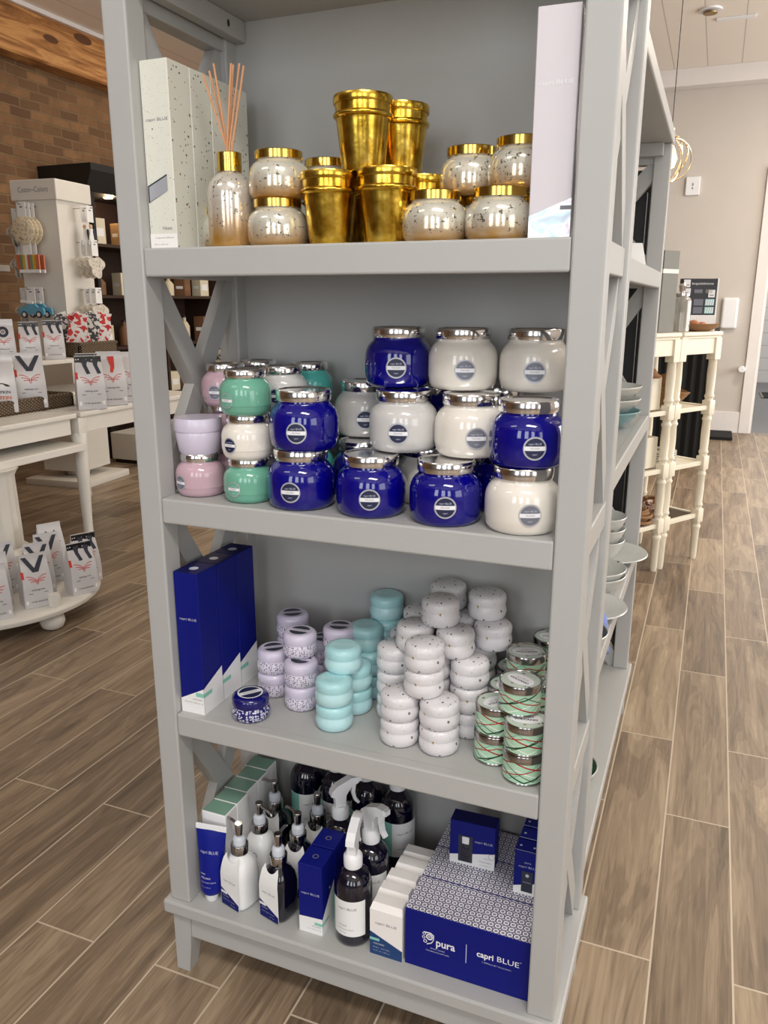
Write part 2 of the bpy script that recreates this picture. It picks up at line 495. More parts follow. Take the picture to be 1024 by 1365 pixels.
def clip_poly(poly, u0, v0, u1, v1):
    def clip(ps, inside, inter):
        out = []
        for i, p in enumerate(ps):
            q = ps[(i + 1) % len(ps)]
            if inside(p):
                out.append(p)
                if not inside(q): out.append(inter(p, q))
            elif inside(q): out.append(inter(p, q))
        return out
    def ix(c): return lambda p, q: (c, p[1] + (q[1] - p[1]) * (c - p[0]) / (q[0] - p[0]))
    def iy(c): return lambda p, q: (p[0] + (q[0] - p[0]) * (c - p[1]) / (q[1] - p[1]), c)
    poly = clip(poly, lambda p: p[0] >= u0 - 1e-9, ix(u0)); poly = clip(poly, lambda p: p[0] <= u1 + 1e-9, ix(u1))
    poly = clip(poly, lambda p: p[1] >= v0 - 1e-9, iy(v0)); poly = clip(poly, lambda p: p[1] <= v1 + 1e-9, iy(v1))
    return poly
def bar(u0, v0, u1, v1, w, box):
    d = Vector((u1 - u0, v1 - v0)).normalized(); n = Vector((-d.y, d.x)) * w / 2; e = d * .1
    a, b = Vector((u0, v0)) - e, Vector((u1, v1)) + e
    return clip_poly([tuple(a - n), tuple(b - n), tuple(b + n), tuple(a + n)], *box)

def bookcase(label, W, loc, rz=0.0, ztop=1.772, over=.012):
    e = bpy.data.objects.new('bookcase', None); COL.objects.link(e); e.location = loc; e.rotation_euler = (0, 0, rz)
    tag(e, label, 'bookcase', 'gray bookcases')
    L = W + 2 * PW; D = DEP; g = .0006
    for x in (0, W + PW):
        for y in (0, D - PW):
            link('corner_post', MB().box((x, y, SB), (x + PW, y + PW, ztop), GRAY, .003).build('corner_post'), e)
            m = MB(); a = .002; tp = .004
            x0, y0 = x, y
            inn = 1 if x == 0 else -1
            # foot tapering on its inner faces
            vs = []
            for z, k in ((0, .011), (.06, .004), (SB - .028, 0)):
                xa, xb = (x0 + a, x0 + PW - a - k) if inn == 1 else (x0 + a + k, x0 + PW - a)
                ya, yb = (y0 + a, y0 + PW - a - k) if y == 0 else (y0 + a + k, y0 + PW - a)
                vs += [(xa, ya, z), (xb, ya, z), (xb, yb, z), (xa, yb, z)]
            fs = [[3, 2, 1, 0], [8, 9, 10, 11]]
            for r in (0, 4):
                for i in range(4): fs.append([r + i, r + (i + 1) % 4, r + 4 + (i + 1) % 4, r + 4 + i])
            m.add(vs, fs, GRAY)
            link('leg', m.build('leg'), e)
    for z in (S1, S2, S3):
        m = MB()
        m.box((PW + g, .0008, z - TH), (PW + W - g, .022, z), GRAY, .003)
        m.box((PW + g, .0205, z - .022), (PW + W - g, D - .012, z - .0004), GRAY)
        m.box((PW + g, .0208, z - .0012), (PW + W - g, .0225, z - .0002), GRAY)
        link('shelf', m.build('shelf'), e)
    m = MB(); o = .011
    m.box((-o, -o, SB - .028), (L + o, D + .004, SB), GRAY, .004)
    link('base_board', m.build('base_board'), e)
    m = MB()
    m.box((PW - .006, .006, SB - .085), (PW + W + .006, .024, SB - .028), GRAY, .002)
    for x in (.006, L - .024): m.box((x, PW - .006, SB - .085), (x + .018, D - PW + .006, SB - .028), GRAY, .002)
    link('apron', m.build('apron'), e)
    m = MB(); m.box((-over, -over, ztop), (L + over, D + .004, ztop + .034), GRAY, .004)
    link('top_board', m.build('top_board'), e)
    m = MB(); m.box((PW - .002, D - .012, SB), (PW + W + .002, D - .003, ztop), GRAY)
    link('back_panel', m.build('back_panel'), e)
    # side frames: a rail at every shelf and one under the top, and an X in every bay
    y0, y1 = PW, D - PW
    for x, inner in ((.0, 1), (W + PW, -1)):
        xc = x + PW / 2
        for z0, z1 in ((S1 - TH, S1), (S2 - TH, S2), (S3 - TH, S3)):
            m = MB(); m.box((xc - .016, y0 - .002, z0), (xc + .016, y1 + .002, z1), GRAY, .002)
            link('side_rail', m.build('side_rail'), e)
        m = MB()
        m.box((xc - .016, y0 - .002, ztop - .052), (xc + .016, y1 + .002, ztop), GRAY, .002)
        xi = x + PW if inner == 1 else x - .022
        m.box((xi, .02, ztop - .034), (xi + .022, D - .013, ztop), GRAY, .002)
        xf = xi + (.0225 if inner == 1 else -.0005)
        for yy in (D * .35, D * .78):
            m.add([(xf, yy + .004 * math.cos(2 * PI * i / 12), ztop - .017 + .006 * math.sin(2 * PI * i / 12)) for i in range(12)], [list(range(12))], BLACK)
        link('side_rail', m.build('side_rail'), e)
        for z0, z1 in ((SB, S3 - TH), (S3, S2 - TH), (S2, S1 - TH), (S1, ztop - .052)):
            m = MB(); bx = (y0, z0, y1, z1)
            m.prism(bar(y0, z1 - .012, y1, z0 + .012, .04, bx), xc - .0125, xc + .0125, GRAY, 'yz')
            m.prism(bar(y0, z0 + .012, y1, z1 - .012, .04, bx), xc - .0105, xc + .0105, GRAY, 'yz')
            link('cross_brace', m.build('cross_brace'), e)
    return e

bookcase('tall gray open bookcase in the foreground holding rows of candles', WI, (0, 0, 0))
U2X, U2Y = .727, .335
bookcase('gray bookcase standing behind the tall foreground bookcase, holding plates and bowls', 1.0, (U2X, U2Y, 0), PI / 2, 1.712, .003)

# ------------------------------------------------------------------ candle jars
def jar_parts(key, R, H, body, lidm, lab):
    def mk():
        zl = H * .825
        m = MB()
        pr = [(0, .0015), (.80 * R, .0), (.89 * R, .002), (.96 * R, .008), (.99 * R, .018), (R, .22 * H), (R, .46 * H), (.992 * R, .54 * H), (.965 * R, .61 * H), (.91 * R, .68 * H), (.84 * R, .73 * H), (.78 * R, .76 * H), (.75 * R, .785 * H), (.745 * R, zl + .001), (0, zl + .001)]
        m.lathe(pr, body, 48); bod = m.build('body')
        m = MB(); r = .785 * R
        m.lathe([(.70 * R, zl), (r, zl), (r + .0006, zl + .001), (r + .0006, H * .975), (r - .0008, H), (r - .003, H), (r - .0045, H - .0016), (0, H - .0016)], lidm, 48)
        ld = m.build('lid')
        parts = [('body', bod), ('lid', ld)]
        if lab:
            m = MB(); rr = R * .30; zc = .34 * H
            fl = wrap(R + .0004, zc); f2 = wrap(R + .0006, zc); f3 = wrap(R + .0008, zc)
            rim, ink, band = lab
            q = R * .05
            decal(m, disc_pts(rr), rim, fl, q)
            decal(m, halfdisc(rr * .86, rr * .2), ink, f2, q); decal(m, halfdisc(rr * .86, rr * .2, False), ink, f2, q)
            decal(m, rect(-rr * .9, -rr * .17, rr * .9, rr * .17), band, f2, q)
            m.text('capri BLUE', rr * .24, PALEINK, f3, rr * 1.1, dy=rr * .38)
            m.text('VOLCANO', rr * .2, GRAYINK, f3, rr * .8)
            m.text('capri', rr * .2, PALEINK, f3, rr * .4, dy=-rr * .5)
            parts.append(('label', m.build('label')))
        return parts
    return cached(key, mk)
L_DARK = (LABELSIL, LABELNAVY, WHITEINK); L_GRAY = (LABELSIL, LABELGRAY, WHITEINK)
BR, BH = .0552, .094
SR, SH = .0425, .072
def big(col, x, y, lv, label, rz=0.0, group=None):
    body, lab = {'blue': (COBALT, L_DARK), 'white': (WGLASS, L_GRAY), 'pale': (GWGLASS, L_DARK)}[col]
    thing('candle_jar', (x, y, S2 + lv * BH), label, 'candle jar', jar_parts('big' + col, BR, BH, body, SILVER, lab), rz, group or 'large candle jars on the second shelf')
def small(col, x, y, lv, label, rz=0.0, group=None):
    body, lab = {'pink': (PINK, L_GRAY), 'green': (GREENJ, (LABELSIL, GREENJ, WHITEINK)), 'white': (WGLASS, L_DARK), 'pale': (GWGLASS, L_DARK), 'teal': (TEAL, (LABELSIL, TEAL, WHITEINK))}[col]
    thing('candle_jar', (x, y, S2 + lv * SH), label, 'candle jar', jar_parts('small' + col, SR, SH, body, SILVER, lab), rz, group or 'small candle jars on the second shelf')

FR = 0.35
big('blue', .2815, .058, 0, 'cobalt blue candle jar, leftmost blue of the bottom row on the second shelf', .15)
big('blue', .4045, .059, 0, 'cobalt blue candle jar in the middle of the bottom row of the second shelf', FR)
big('blue', .5275, .058, 0, 'cobalt blue candle jar at the bottom, directly left of the white front jar', .3)
big('white', .645, .0585, 0, 'white candle jar at the bottom right front corner of the second shelf', .42)
big('blue', .288, .060, 1, 'cobalt blue candle jar stacked on the leftmost blue jar of the second shelf', .25)
big('pale', .437, .116, 1, 'pale gray candle jar in the middle tier, left of the other white middle jar', .2)
big('white', .5475, .113, 1, 'white candle jar in the middle tier, between a pale jar and a blue jar', .45)
big('blue', .6465, .066, 1, 'cobalt blue candle jar by the right post, standing on the white front jar', .4)
big('pale', .322, .229, 1, 'pale gray candle jar half hidden behind the blue stack, in the middle tier', .4)
big('blue', .434, .232, 1, 'cobalt blue candle jar at the back of the middle tier, only its lid showing', .3)
big('blue', .556, .238, 1, 'cobalt blue candle jar at the back, under the two white top jars', .3)
for k, (x, y, c) in enumerate(((.345, .170, 'blue'), (.462, .168, 'white'), (.5845, .166, 'blue'), (.322, .245 + .02, 'pale'))):
    if k == 3: continue
    big(c, x, y, 0, ('cobalt blue candle jar in the second row, behind the leftmost blue jars', 'white candle jar in the second row at the bottom, hidden behind blue jars', 'cobalt blue candle jar in the second row, behind the white front jar')[k], .3)
big('blue', .404, .176, 2, 'cobalt blue candle jar on the top tier, left of two white jars', .3)
big('white', .5155, .172, 2, 'white candle jar in the middle of the top tier, beside the blue one', .35)
big('white', .628, .185, 2, 'white candle jar on the top tier nearest the right post', .2)

small('pink', .083, .064, 0, 'mauve pink candle jar at the bottom left front of the second shelf', -.35)
small('green', .183, .058, 0, 'jade green candle jar on the shelf, bottom of the green and white stack', -.1)
small('white', .183, .058, 1, 'white candle jar between two jade green jars', -.2)
small('green', .183, .058, 2, 'jade green candle jar on top of the white jar', -.25)
for lv, lb in enumerate(('mauve pink candle jar at the foot of the rear left stack', 'mauve pink candle jar in the middle of the rear left stack', 'mauve pink candle jar at the top of the rear left stack')):
    small('pink', .086, .150, lv, lb, .1)
for lv, lb in enumerate(('pale gray candle jar at the bottom of the stack behind the green jars', 'pale gray candle jar midway up the stack behind the green jars', 'pale gray candle jar atop the stack behind the green jars')):
    small('pale', .206, .142, lv, lb, .2)
for lv, lb in enumerate(('turquoise candle jar at the bottom of the rearmost stack', 'turquoise candle jar midway up the rearmost stack', 'bright turquoise candle jar at the top rear, right of the pale gray jar')):
    small('teal', .212, .228, lv, lb, .4)
for lv, lb in enumerate(('pale candle jar at the bottom of the rear corner stack', 'pale candle jar midway up the rear corner stack', 'pale candle jar at the top of the rear corner stack, silver lid showing')):
    small('pale', .103, .236, lv, lb, .2)

# ------------------------------------------------------------------ squat candle tins
def tin_parts(key, R, H, body, lidm, lab=None):
    def mk():
        zb = H * .6
        m = MB()
        m.lathe([(0, .001), (.80 * R, 0), (.86 * R, .001), (.955 * R, .10 * H), (R, .27 * H), (.995 * R, .36 * H), (.955 * R, .48 * H), (.925 * R, .55 * H), (.92 * R, zb), (0, zb)], body, 40)
        b = m.build('body')
        m = MB()
        m.lathe([(.9 * R, zb - .001), (.945 * R, zb - .001), (.968 * R, zb + .06 * H), (.975 * R, zb + .17 * H), (.955 * R, zb + .27 * H), (.90 * R, zb + .345 * H), (.82 * R, H - .0012), (.78 * R, H), (0, H)], lidm, 40)
        l = m.build('lid'); parts = [('body', b), ('lid', l)]
        if lab:
            base, ink = lab; m = MB(); r = .66 * R; f1, f2 = top(H + .0003), top(H + .0005)
            decal(m, disc_pts(r), base, f1)
            decal(m, halfdisc(r * .88, r * .24), ink, f2); decal(m, halfdisc(r * .88, r * .24, False), ink, f2)
            m.text('VOLCANO', r * .2, ink, f2, r * 1.2)
            parts.append(('label', m.build('label')))
        return parts
    return cached(key, mk)
TR, TS = .0338, .0462
TK = {'terr': ('white speckled candle tin', TERR, TERR, None, .0342), 'lav': ('lavender dotted candle tin', LAVDOT, LAV, (LAV, INK), .0322), 'aqua': ('aqua candle tin', AQUA, AQUALID, (AQUA, AQUALID), .0335), 'navy': ('navy dotted candle tin', NAVYDOT, NAVYLID, (WHITEINK, LABELNAVY), .0345)}
def tin(kind, x, y, lv, label, rz=0.0):
    n, b, l, lab, R = TK[kind]
    thing('candle_tin', (x, y, S3 + lv * TS), label, 'candle tin', tin_parts(kind, R, TS, b, l, lab), rz, {'terr': 'white speckled candle tins', 'lav': 'lavender candle tins', 'aqua': 'aqua candle tins', 'navy': None}[kind])
tin('navy', .173, .047, 0, 'single navy candle tin with white ring pattern, alone at the front of the third shelf', .9)
def stack(kind, x, y, n, where, l0=0, rz=None):
    names = {1: ['%s'], 2: ['lower %s', 'upper %s'], 3: ['bottom %s', 'middle %s', 'top %s'], 4: ['bottom %s', 'second from bottom %s', 'third from bottom %s', 'topmost %s']}[n]
    for i in range(n):
        tin(kind, x, y, l0 + i, names[i] % TK[kind][0] + ' ' + where, random.uniform(-.5, .5) + .5 if rz is None else rz)
stack('terr', .450, .0735, 2, 'of the front left pair in the white speckled pile')
stack('terr', .5205, .073, 2, 'of the front right pair in the white speckled pile')
stack('terr', .489, .083, 2, 'resting across the two front pairs of the pile', 2)
stack('terr', .412, .150, 3, 'of the leftmost column in the white speckled pile')
stack('terr', .482, .149, 3, 'of the hidden inner column of the speckled pile')
stack('terr', .5505, .144, 3, 'of the right column beside the mint zigzag tins')
stack('terr', .449, .150, 1, 'at the left of the fourth tier, behind the tall pair', 3)
stack('terr', .521, .152, 1, 'at the right of the fourth tier, above the right column', 3)
stack('terr', .489, .166, 1, 'on the fifth tier toward the front of the pile', 4)
stack('terr', .4095, .217, 3, 'of the back row leftmost column of the speckled pile')
stack('terr', .4775, .217, 3, 'of the back row middle column of the speckled pile')
stack('terr', .5455, .2125, 3, 'of the back row right column of the speckled pile')
stack('terr', .436, .2185, 1, 'peeping out at the left behind the fourth tier', 3)
stack('terr', .5045, .219, 1, 'on the fourth tier at the back, under the highest tin', 3)
stack('terr', .573, .206, 1, 'at the right end of the fourth tier, by the mint tins', 3)
stack('terr', .478, .243, 1, 'on the fifth tier at the back, highest in the pile', 4)
stack('terr', .556, .226, 1, 'on the fifth tier at the right of the pile', 4)

stack('lav', .240, .117, 2, 'of the front lavender column')
stack('lav', .2275, .138, 1, 'perched on top of the front lavender column', 2)
stack('lav', .167, .1445, 2, 'of the left lavender pair')
stack('lav', .173, .2105, 3, 'of the rear lavender column behind the left pair')
stack('lav', .2345, .2215, 2, 'of the rear lavender pair beside the aqua tins')
stack('lav', .285, .187, 3, 'of the shaded lavender column behind the aqua tins')
stack('aqua', .326, .0755, 2, 'of the front aqua column')
stack('aqua', .3345, .1425, 2, 'of the second aqua column from the front')
stack('aqua', .3275, .112, 1, 'resting across the two front aqua columns', 2)
stack('aqua', .338, .2085, 2, 'of the third aqua column from the front')
stack('aqua', .328, .2125, 1, 'on top of the third aqua column, shifted left', 2)
stack('aqua', .350, .2625, 4, 'of the rearmost tall aqua column')

# mint zigzag tins: straight tins with steel rims
GR, GH = .034, .0502
def holi_parts():
    def mk():
        R, H = GR, GH; zl = H - .011
        m = MB(); m.lathe([(.96 * R, .004), (.97 * R, .004), (.97 * R, zl), (.9 * R, zl)], HOLI, 40); b = m.build('body')
        m = MB(); m.lathe([(0, .0008), (.95 * R, 0), (.99 * R, .0012), (.99 * R, .0032), (.965 * R, .0045), (.95 * R, .0045)], CHROME, 40); r0 = m.build('bottom_rim')
        m = MB()
        m.lathe([(.94 * R, zl - .001), (R, zl - .001), (1.005 * R, zl + .001), (1.005 * R, H - .0015), (.985 * R, H), (.94 * R, H), (.915 * R, H - .0016), (.90 * R, H - .0018)], CHROME, 40)
        l = m.build('lid')
        m = MB(); m.lathe([(.905 * R, H - .0017), (0, H - .0016)], HOLITOP, 40, None, False)
        e = [(.72 * R * math.cos(2 * PI * i / 24), .46 * R * math.sin(2 * PI * i / 24)) for i in range(24)]
        decal(m, e, WHITEINK, top(H - .0013)); m.text('VOLCANO', .21 * R, INK, top(H - .0011), 1.08 * R, .03, dy=-.09 * R); m.text('capri BLUE', .13 * R, GRAYINK, top(H - .0011), .7 * R, dy=.14 * R)
        return [('body', b), ('bottom_rim', r0), ('lid', l, [('printed_top', m.build('printed_top'))])]
    return cached('holi', mk)
def holi(x, y, lv, label, rz): thing('candle_tin', (x, y, S3 + lv * GH), label, 'candle tin', holi_parts(), rz, 'mint zigzag candle tins')
holi(.612, .0845, 0, 'mint tin with zigzag lines standing on the shelf at front left of its group', .4)
holi(.613, .0845, 1, 'mint zigzag tin on the front left one, its lid half covered', .9)
holi(.669, .0475, 0, 'mint zigzag tin on the shelf against the right post, at the bottom', 1.3)
holi(.669, .0475, 1, 'mint zigzag tin stacked against the right post, second from the shelf', .2)
holi(.652, .075, 2, 'mint zigzag tin lying across two stacks, its round lid label reading volcano in full view', -.5)
holi(.617, .152, 0, 'mint zigzag tin at the bottom of the short stack beside the speckled tins', .3)
holi(.617, .152, 1, 'mint zigzag tin on the short stack beside the speckled tins', .9)
for lv, lb in enumerate(('mint zigzag tin at the bottom of the hidden right rear stack', 'mint zigzag tin on top of the hidden right rear stack')): holi(.670, .195, lv, lb, .6)
holi(.638, .183, 2, 'mint zigzag tin on the third tier behind the frontmost upper tin', .35)
for lv, lb in enumerate(('mint zigzag tin at the bottom of the rearmost stack', 'mint zigzag tin midway up the rearmost stack', 'mint zigzag tin on top of the rearmost stack by the back panel')): holi(.668, .262, lv, lb, .1)
for lv, lb in enumerate(('mint zigzag tin at the bottom of the stack squeezed beside the speckled back row', 'mint zigzag tin on the stack squeezed beside the speckled back row')): holi(.612, .225, lv, lb, .7)

# ------------------------------------------------------------------ tall boxes with a slanted white foot
def tall_box(w, d, h, foot_front, side_lo, side_hi, key):
    def mk():
        m = MB(); m.box((0, 0, 0), (w, d, h), NAVY, .0008, seg=1); b = m.build('carton')
        m = MB(); f, s, t = front(-.0003), side(w + .0003), top(h + .0003)
        decal(m, [(0, 0), (w, 0), (w, foot_front[1]), (0, foot_front[0])], WHITE, f)
        decal(m, [(0, 0), (d, 0), (d, side_hi), (0, side_lo)], WHITE, s)
        decal(m, rect(0.0005, 0.0005, w - .0005, d - .0005), NAVYTOP, t)
        f2, s2, t2 = front(-.0005), side(w + .0005), top(h + .0005)
        decal(m, rect(w * .66, .034, w, .042), MINT, f2); decal(m, rect(0, .034, d * .42, .042), MINT, s2)
        m.text('VOLCANO', .0045, GRAYINK, f2, w * .42, dx=w * .72, dy=.028)
        m.text('fragrance diffuser oil', .003, GRAYINK, f2, w * .8, dx=w * .55, dy=.021)
        m.text('capri BLUE', .0062, PALEINK, f2, w * .72, dx=w * .52, dy=h * .68)
        decal(m, disc_pts(w * .17, 20, (w * .5, d * .45)), PALEINK, t2)
        return [('carton', b), ('printing', m.build('printing'))]
    return cached(key, mk)
for i, (y, lb) in enumerate(((.0165, 'tall navy carton with slanted white foot, frontmost of three on the third shelf'), (.078, 'tall navy carton with slanted white foot, middle of three in a row'), (.1395, 'tall navy carton with slanted white foot, rearmost of three by the back panel'))):
    thing('diffuser_box', (.0462 + .0006 * i, y, S3), lb, 'box', tall_box(.0492, .060, .268, (.026, .051), .051, .072 if i < 2 else .074, 'navybox'), 0, 'tall navy cartons')

def terr_box():
    def mk():
        w, d, h = .050, .0545, .267
        m = MB(); m.box((0, 0, 0), (w, d, h), TERRBOX, .0008, seg=1); b = m.build('carton')
        m = MB(); f, f2 = front(-.0003), front(-.0005)
        decal(m, rect(.0, .0, w, .022), WARMWHITE, f)
        decal(m, [(.0015, .067), (w - .012, .084), (w - .012, .108), (.0015, .092)], INK, f); decal(m, [(.004, .069), (w - .012, .084), (w - .012, .1055), (.004, .0905)], LABELSIL, f2)
        m.text('capri BLUE', .0062, GRAYINK, f, w * .8, dx=w * .52, dy=.185)
        m.text('Volcano', .007, GRAYINK, f2, w * .36, dx=w * .66, dy=.030); m.text('fragrance diffuser', .0028, GRAYINK, f2, w * .7, dx=w * .55, dy=.016); m.text('8 fl oz 236 ml', .0026, GRAYINK, f2, w * .5, dx=w * .4, dy=.006)
        return [('carton', b), ('printing', m.build('printing'))]
    return cached('terrbox', mk)
for y, lb in ((.0205, 'tall white speckled carton at the front left end of the upper shelf'), (.0765, 'tall white speckled carton second in the row from the front'), (.1325, 'tall white speckled carton third in the row from the front'), (.1885, 'tall white speckled carton at the back of the row behind the reed diffuser')):
    thing('diffuser_box', (.0455, y, S1), lb, 'box', terr_box(), 0, 'tall white speckled cartons')

def holo_box():
    w, d, h = .0535, .06, .268
    m = MB(); m.box((0, 0, 0), (w, d, h), PEARL, .001, seg=1); b = m.build('carton')
    m = MB(); f, f2 = front(-.0003), front(-.0005)
    decal(m, [(0, 0), (w, 0), (w, .048), (0, .027)], HOLO, f)
    m.text('capri BLUE', .0075, WHITEINK, f, w * .82, dx=w * .5, dy=.182)
    decal(m, rect(w * .74, .034, w, .039), GRAYINK, f2); m.text('8 fl oz', .0028, WHITEINK, f2, w * .2, dx=w * .5, dy=.008)
    return [('carton', b), ('foil_print', m.build('foil_print'))]
thing('diffuser_box', (.644, .018, S1), 'tall pearly lavender carton with silver foil foot at the right end of the upper shelf', 'box', holo_box(), .03)

# ------------------------------------------------------------------ upper shelf: gold pots, mercury jars, reed diffuser
def pot_parts():
    def mk():
        R, H = .0432, .1015
        m = MB(); m.lathe([(0, .002), (.64 * R, .0005), (.70 * R, 0), (.72 * R, .003), (.90 * R, .068), (.915 * R, .071), (.99 * R, .073), (1.01 * R, .0755), (.99 * R, .078), (.93 * R, .0795), (.94 * R, .0905), (.9 * R, .0905)], GOLDPOT, 48); b = m.build('pot')
        m = MB(); m.lathe([(.9 * R, .0902), (.985 * R, .0902), (R, .0912), (R, .0995), (.985 * R, H), (.93 * R, H), (.91 * R, H - .0012), (0, H - .0012)], GOLDPOT, 48); l = m.build('lid')
        return [('pot', b), ('lid', l)]
    return cached('pot', mk)
for x, y, lv, lb in ((.3375, .064, 0, 'gold pot candle standing at the front, left of its twin'), (.4275, .066, 0, 'gold pot candle standing at the front, right of its twin'), (.383, .0835, 1, 'gold pot candle raised on two others, highest at the front'), (.4125, .158, 1, 'gold pot candle raised at the back, half hidden by the highest front one'),
                     (.360, .158, 0, 'gold pot candle on the shelf behind the left front pot'), (.4485, .156, 0, 'gold pot candle on the shelf at the back right, mostly hidden')):
    thing('candle_pot', (x, y, S1 + lv * .1015), lb, 'candle pot', pot_parts(), random.uniform(0, 6), 'gold candle pots')
MR, MH = .0465, .0685
def merc_parts():
    def mk():
        R, H = MR, MH; zl = H * .83
        m = MB(); m.lathe([(0, .001), (.82 * R, 0), (.90 * R, .002), (.975 * R, .008), (R, .018), (R, .028), (.975 * R, .038), (.91 * R, .046), (.82 * R, .0505), (.745 * R, .0525), (.72 * R, .055), (.72 * R, zl), (0, zl)], MERC, 48); b = m.build('body')
        m = MB(); r = .775 * R; m.lathe([(.7 * R, zl - .0005), (r, zl - .0005), (r, H - .001), (r - .001, H), (r - .004, H), (r - .005, H - .001), (0, H - .001)], GOLDLID, 48); l = m.build('lid')
        return [('body', b), ('lid', l)]
    return cached('merc', mk)
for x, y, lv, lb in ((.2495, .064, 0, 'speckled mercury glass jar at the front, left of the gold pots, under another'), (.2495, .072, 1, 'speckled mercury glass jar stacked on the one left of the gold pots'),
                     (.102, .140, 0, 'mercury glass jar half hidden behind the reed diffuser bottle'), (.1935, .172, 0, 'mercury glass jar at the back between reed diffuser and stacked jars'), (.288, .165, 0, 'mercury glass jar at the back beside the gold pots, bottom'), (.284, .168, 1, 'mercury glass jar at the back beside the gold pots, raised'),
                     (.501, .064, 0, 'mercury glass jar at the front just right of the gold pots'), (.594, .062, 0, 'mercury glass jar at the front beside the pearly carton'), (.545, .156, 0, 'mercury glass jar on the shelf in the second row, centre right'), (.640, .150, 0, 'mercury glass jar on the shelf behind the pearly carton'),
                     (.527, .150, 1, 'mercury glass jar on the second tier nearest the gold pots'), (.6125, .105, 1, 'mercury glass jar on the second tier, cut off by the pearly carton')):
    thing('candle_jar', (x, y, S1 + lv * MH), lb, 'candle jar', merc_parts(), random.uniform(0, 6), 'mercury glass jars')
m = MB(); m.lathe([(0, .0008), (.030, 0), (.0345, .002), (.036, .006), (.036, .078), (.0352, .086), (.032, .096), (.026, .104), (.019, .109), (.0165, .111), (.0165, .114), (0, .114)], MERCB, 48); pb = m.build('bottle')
m = MB(); m.lathe([(.0165, .1115), (.0188, .1115), (.0188, .138), (.0178, .139), (.009, .139), (.008, .1375), (0, .1375)], GOLDLID, 40); pc = m.build('collar')
pr = []
for k, (dx, dy, tz) in enumerate(((-.040, .0, .252), (-.036, .012, .258), (-.016, -.006, .262), (.008, .010, .262), (.013, -.004, .260), (.020, .008, .262), (.032, .0, .256))):
    b0 = Vector((.005 * math.cos(k * .9) - dx * .05, .005 * math.sin(k * .9), .115)); t0 = Vector((dx, dy, tz))
    pr.append(('reed', MB().tube([b0, t0], .0017, REED, 8).build('reed')))
thing('reed_diffuser', (.168, .064, S1), 'pearly gold glass bottle with rattan reeds standing left of the mercury jars', 'reed diffuser', [('bottle', pb), ('collar', pc)] + pr)
# plain two tier tin on the pink jar
m = MB(); R, H = .0385, .060
m.lathe([(0, .001), (.82 * R, 0), (.9 * R, .004), (.99 * R, .026), (R, .036), (.97 * R, .0395), (0, .0395)], LAV, 40); a = m.build('body')
m = MB(); m.lathe([(.95 * R, .0385), (1.03 * R, .0385), (1.045 * R, .042), (1.04 * R, .055), (1.0 * R, H), (0, H)], LAV, 40); b = m.build('lid')
thing('candle_tin', (.083, .0645, S2 + SH), 'plain lavender tin with wide lid standing on the mauve pink jar', 'candle tin', [('body', a), ('lid', b)])

# ------------------------------------------------------------------ bottom shelf
for i, (y, lb) in enumerate(((.0555, 'white carton with sage green top, frontmost of five behind the blue tube'), (.0972, 'white carton with sage green top, second of five from the front'), (.1389, 'white carton with sage green top, middle of five'), (.1806, 'white carton with sage green top, fourth of five from the front'), (.2223, 'white carton with sage green top, rearmost of five'))):
    def mk():
        w, d, h = .054, .0408, .172
        m = MB(); m.box((0, 0, 0), (w, d, h), WHITE, .0012, seg=1); b = m.build('carton')
        m = MB(); decal(m, rect(.0015, .0015, w - .0015, d - .0015), SAGE, top(h + .0004)); return [('carton', b), ('green_top', m.build('green_top'))]
    thing('soap_box', (.0445 - .0012 * i + (.002 if i % 2 else 0), y, SB), lb, 'box', cached('sagebox', mk), 0, 'white cartons with green tops')

# blue squeeze tube standing on its cap, flattened at the top seam
m = MB(); n = 36; vs, fs = [], []
rings = [(.0185, .0185, .018), (.0215, .0205, .022), (.0225, .0210, .03), (.0245, .0185, .07), (.0275, .0125, .11), (.0300, .0060, .138), (.0312, .0016, .150)]
for a_, b_, z in rings:
    for i in range(n): t = 2 * PI * i / n; vs.append((a_ * math.cos(t), b_ * math.sin(t), z))
for r in range(len(rings) - 1):
    for i in range(n): j = (i + 1) % n; fs.append([r * n + i, r * n + j, (r + 1) * n + j, (r + 1) * n + i])
fs.append(list(range(n))[::-1]); m.add(vs, fs, TUBEB, True); tb = m.build('tube_body')
m = MB(); m.box((-.0318, -.0017, .1485), (.0318, .0017, .160), WPLASTIC, .0006, seg=1); ts = m.build('crimp_seam')
m = MB(); m.lathe([(0, .0005), (.0115, 0), (.0125, .001), (.0135, .0185), (0, .0185)], WPLASTIC, 28); tc = m.build('cap')
m = MB()
def tf(u, v):   # on the front skin of the tube
    z = v
    for (a0, b0, z0), (a1, b1, z1) in zip(rings[:-1], rings[1:]):
        if z0 <= z <= z1: k = (z - z0) / (z1 - z0); A, B = a0 + (a1 - a0) * k, b0 + (b1 - b0) * k; break
    return (u, -B * math.sqrt(max(0, 1 - (u / A) ** 2)) - .0004, z)
m.text('capri BLUE', .0085, PALEINK, tf, .036, dy=.108); m.text('VOLCANO', .0052, WHITEINK, tf, .020, dx=-.004, dy=.056); m.text('LUXE HAND CREAM', .0036, PALEINK, tf, .03, dy=.047); m.text('3.4 oz 100 ml', .003, PALEINK, tf, .02, dx=-.004, dy=.037)
m.text('HAND', .004, WHITEINK, tf, .010, dx=-.010, dy=.064)
thing('hand_cream_tube', (.0755, .030, SB), 'blue hand cream tube standing on its white cap at the bottom left corner', 'tube', [('tube_body', tb), ('crimp_seam', ts), ('cap', tc), ('lettering', m.build('lettering'))], .12, None, (-.05, .02, .16))

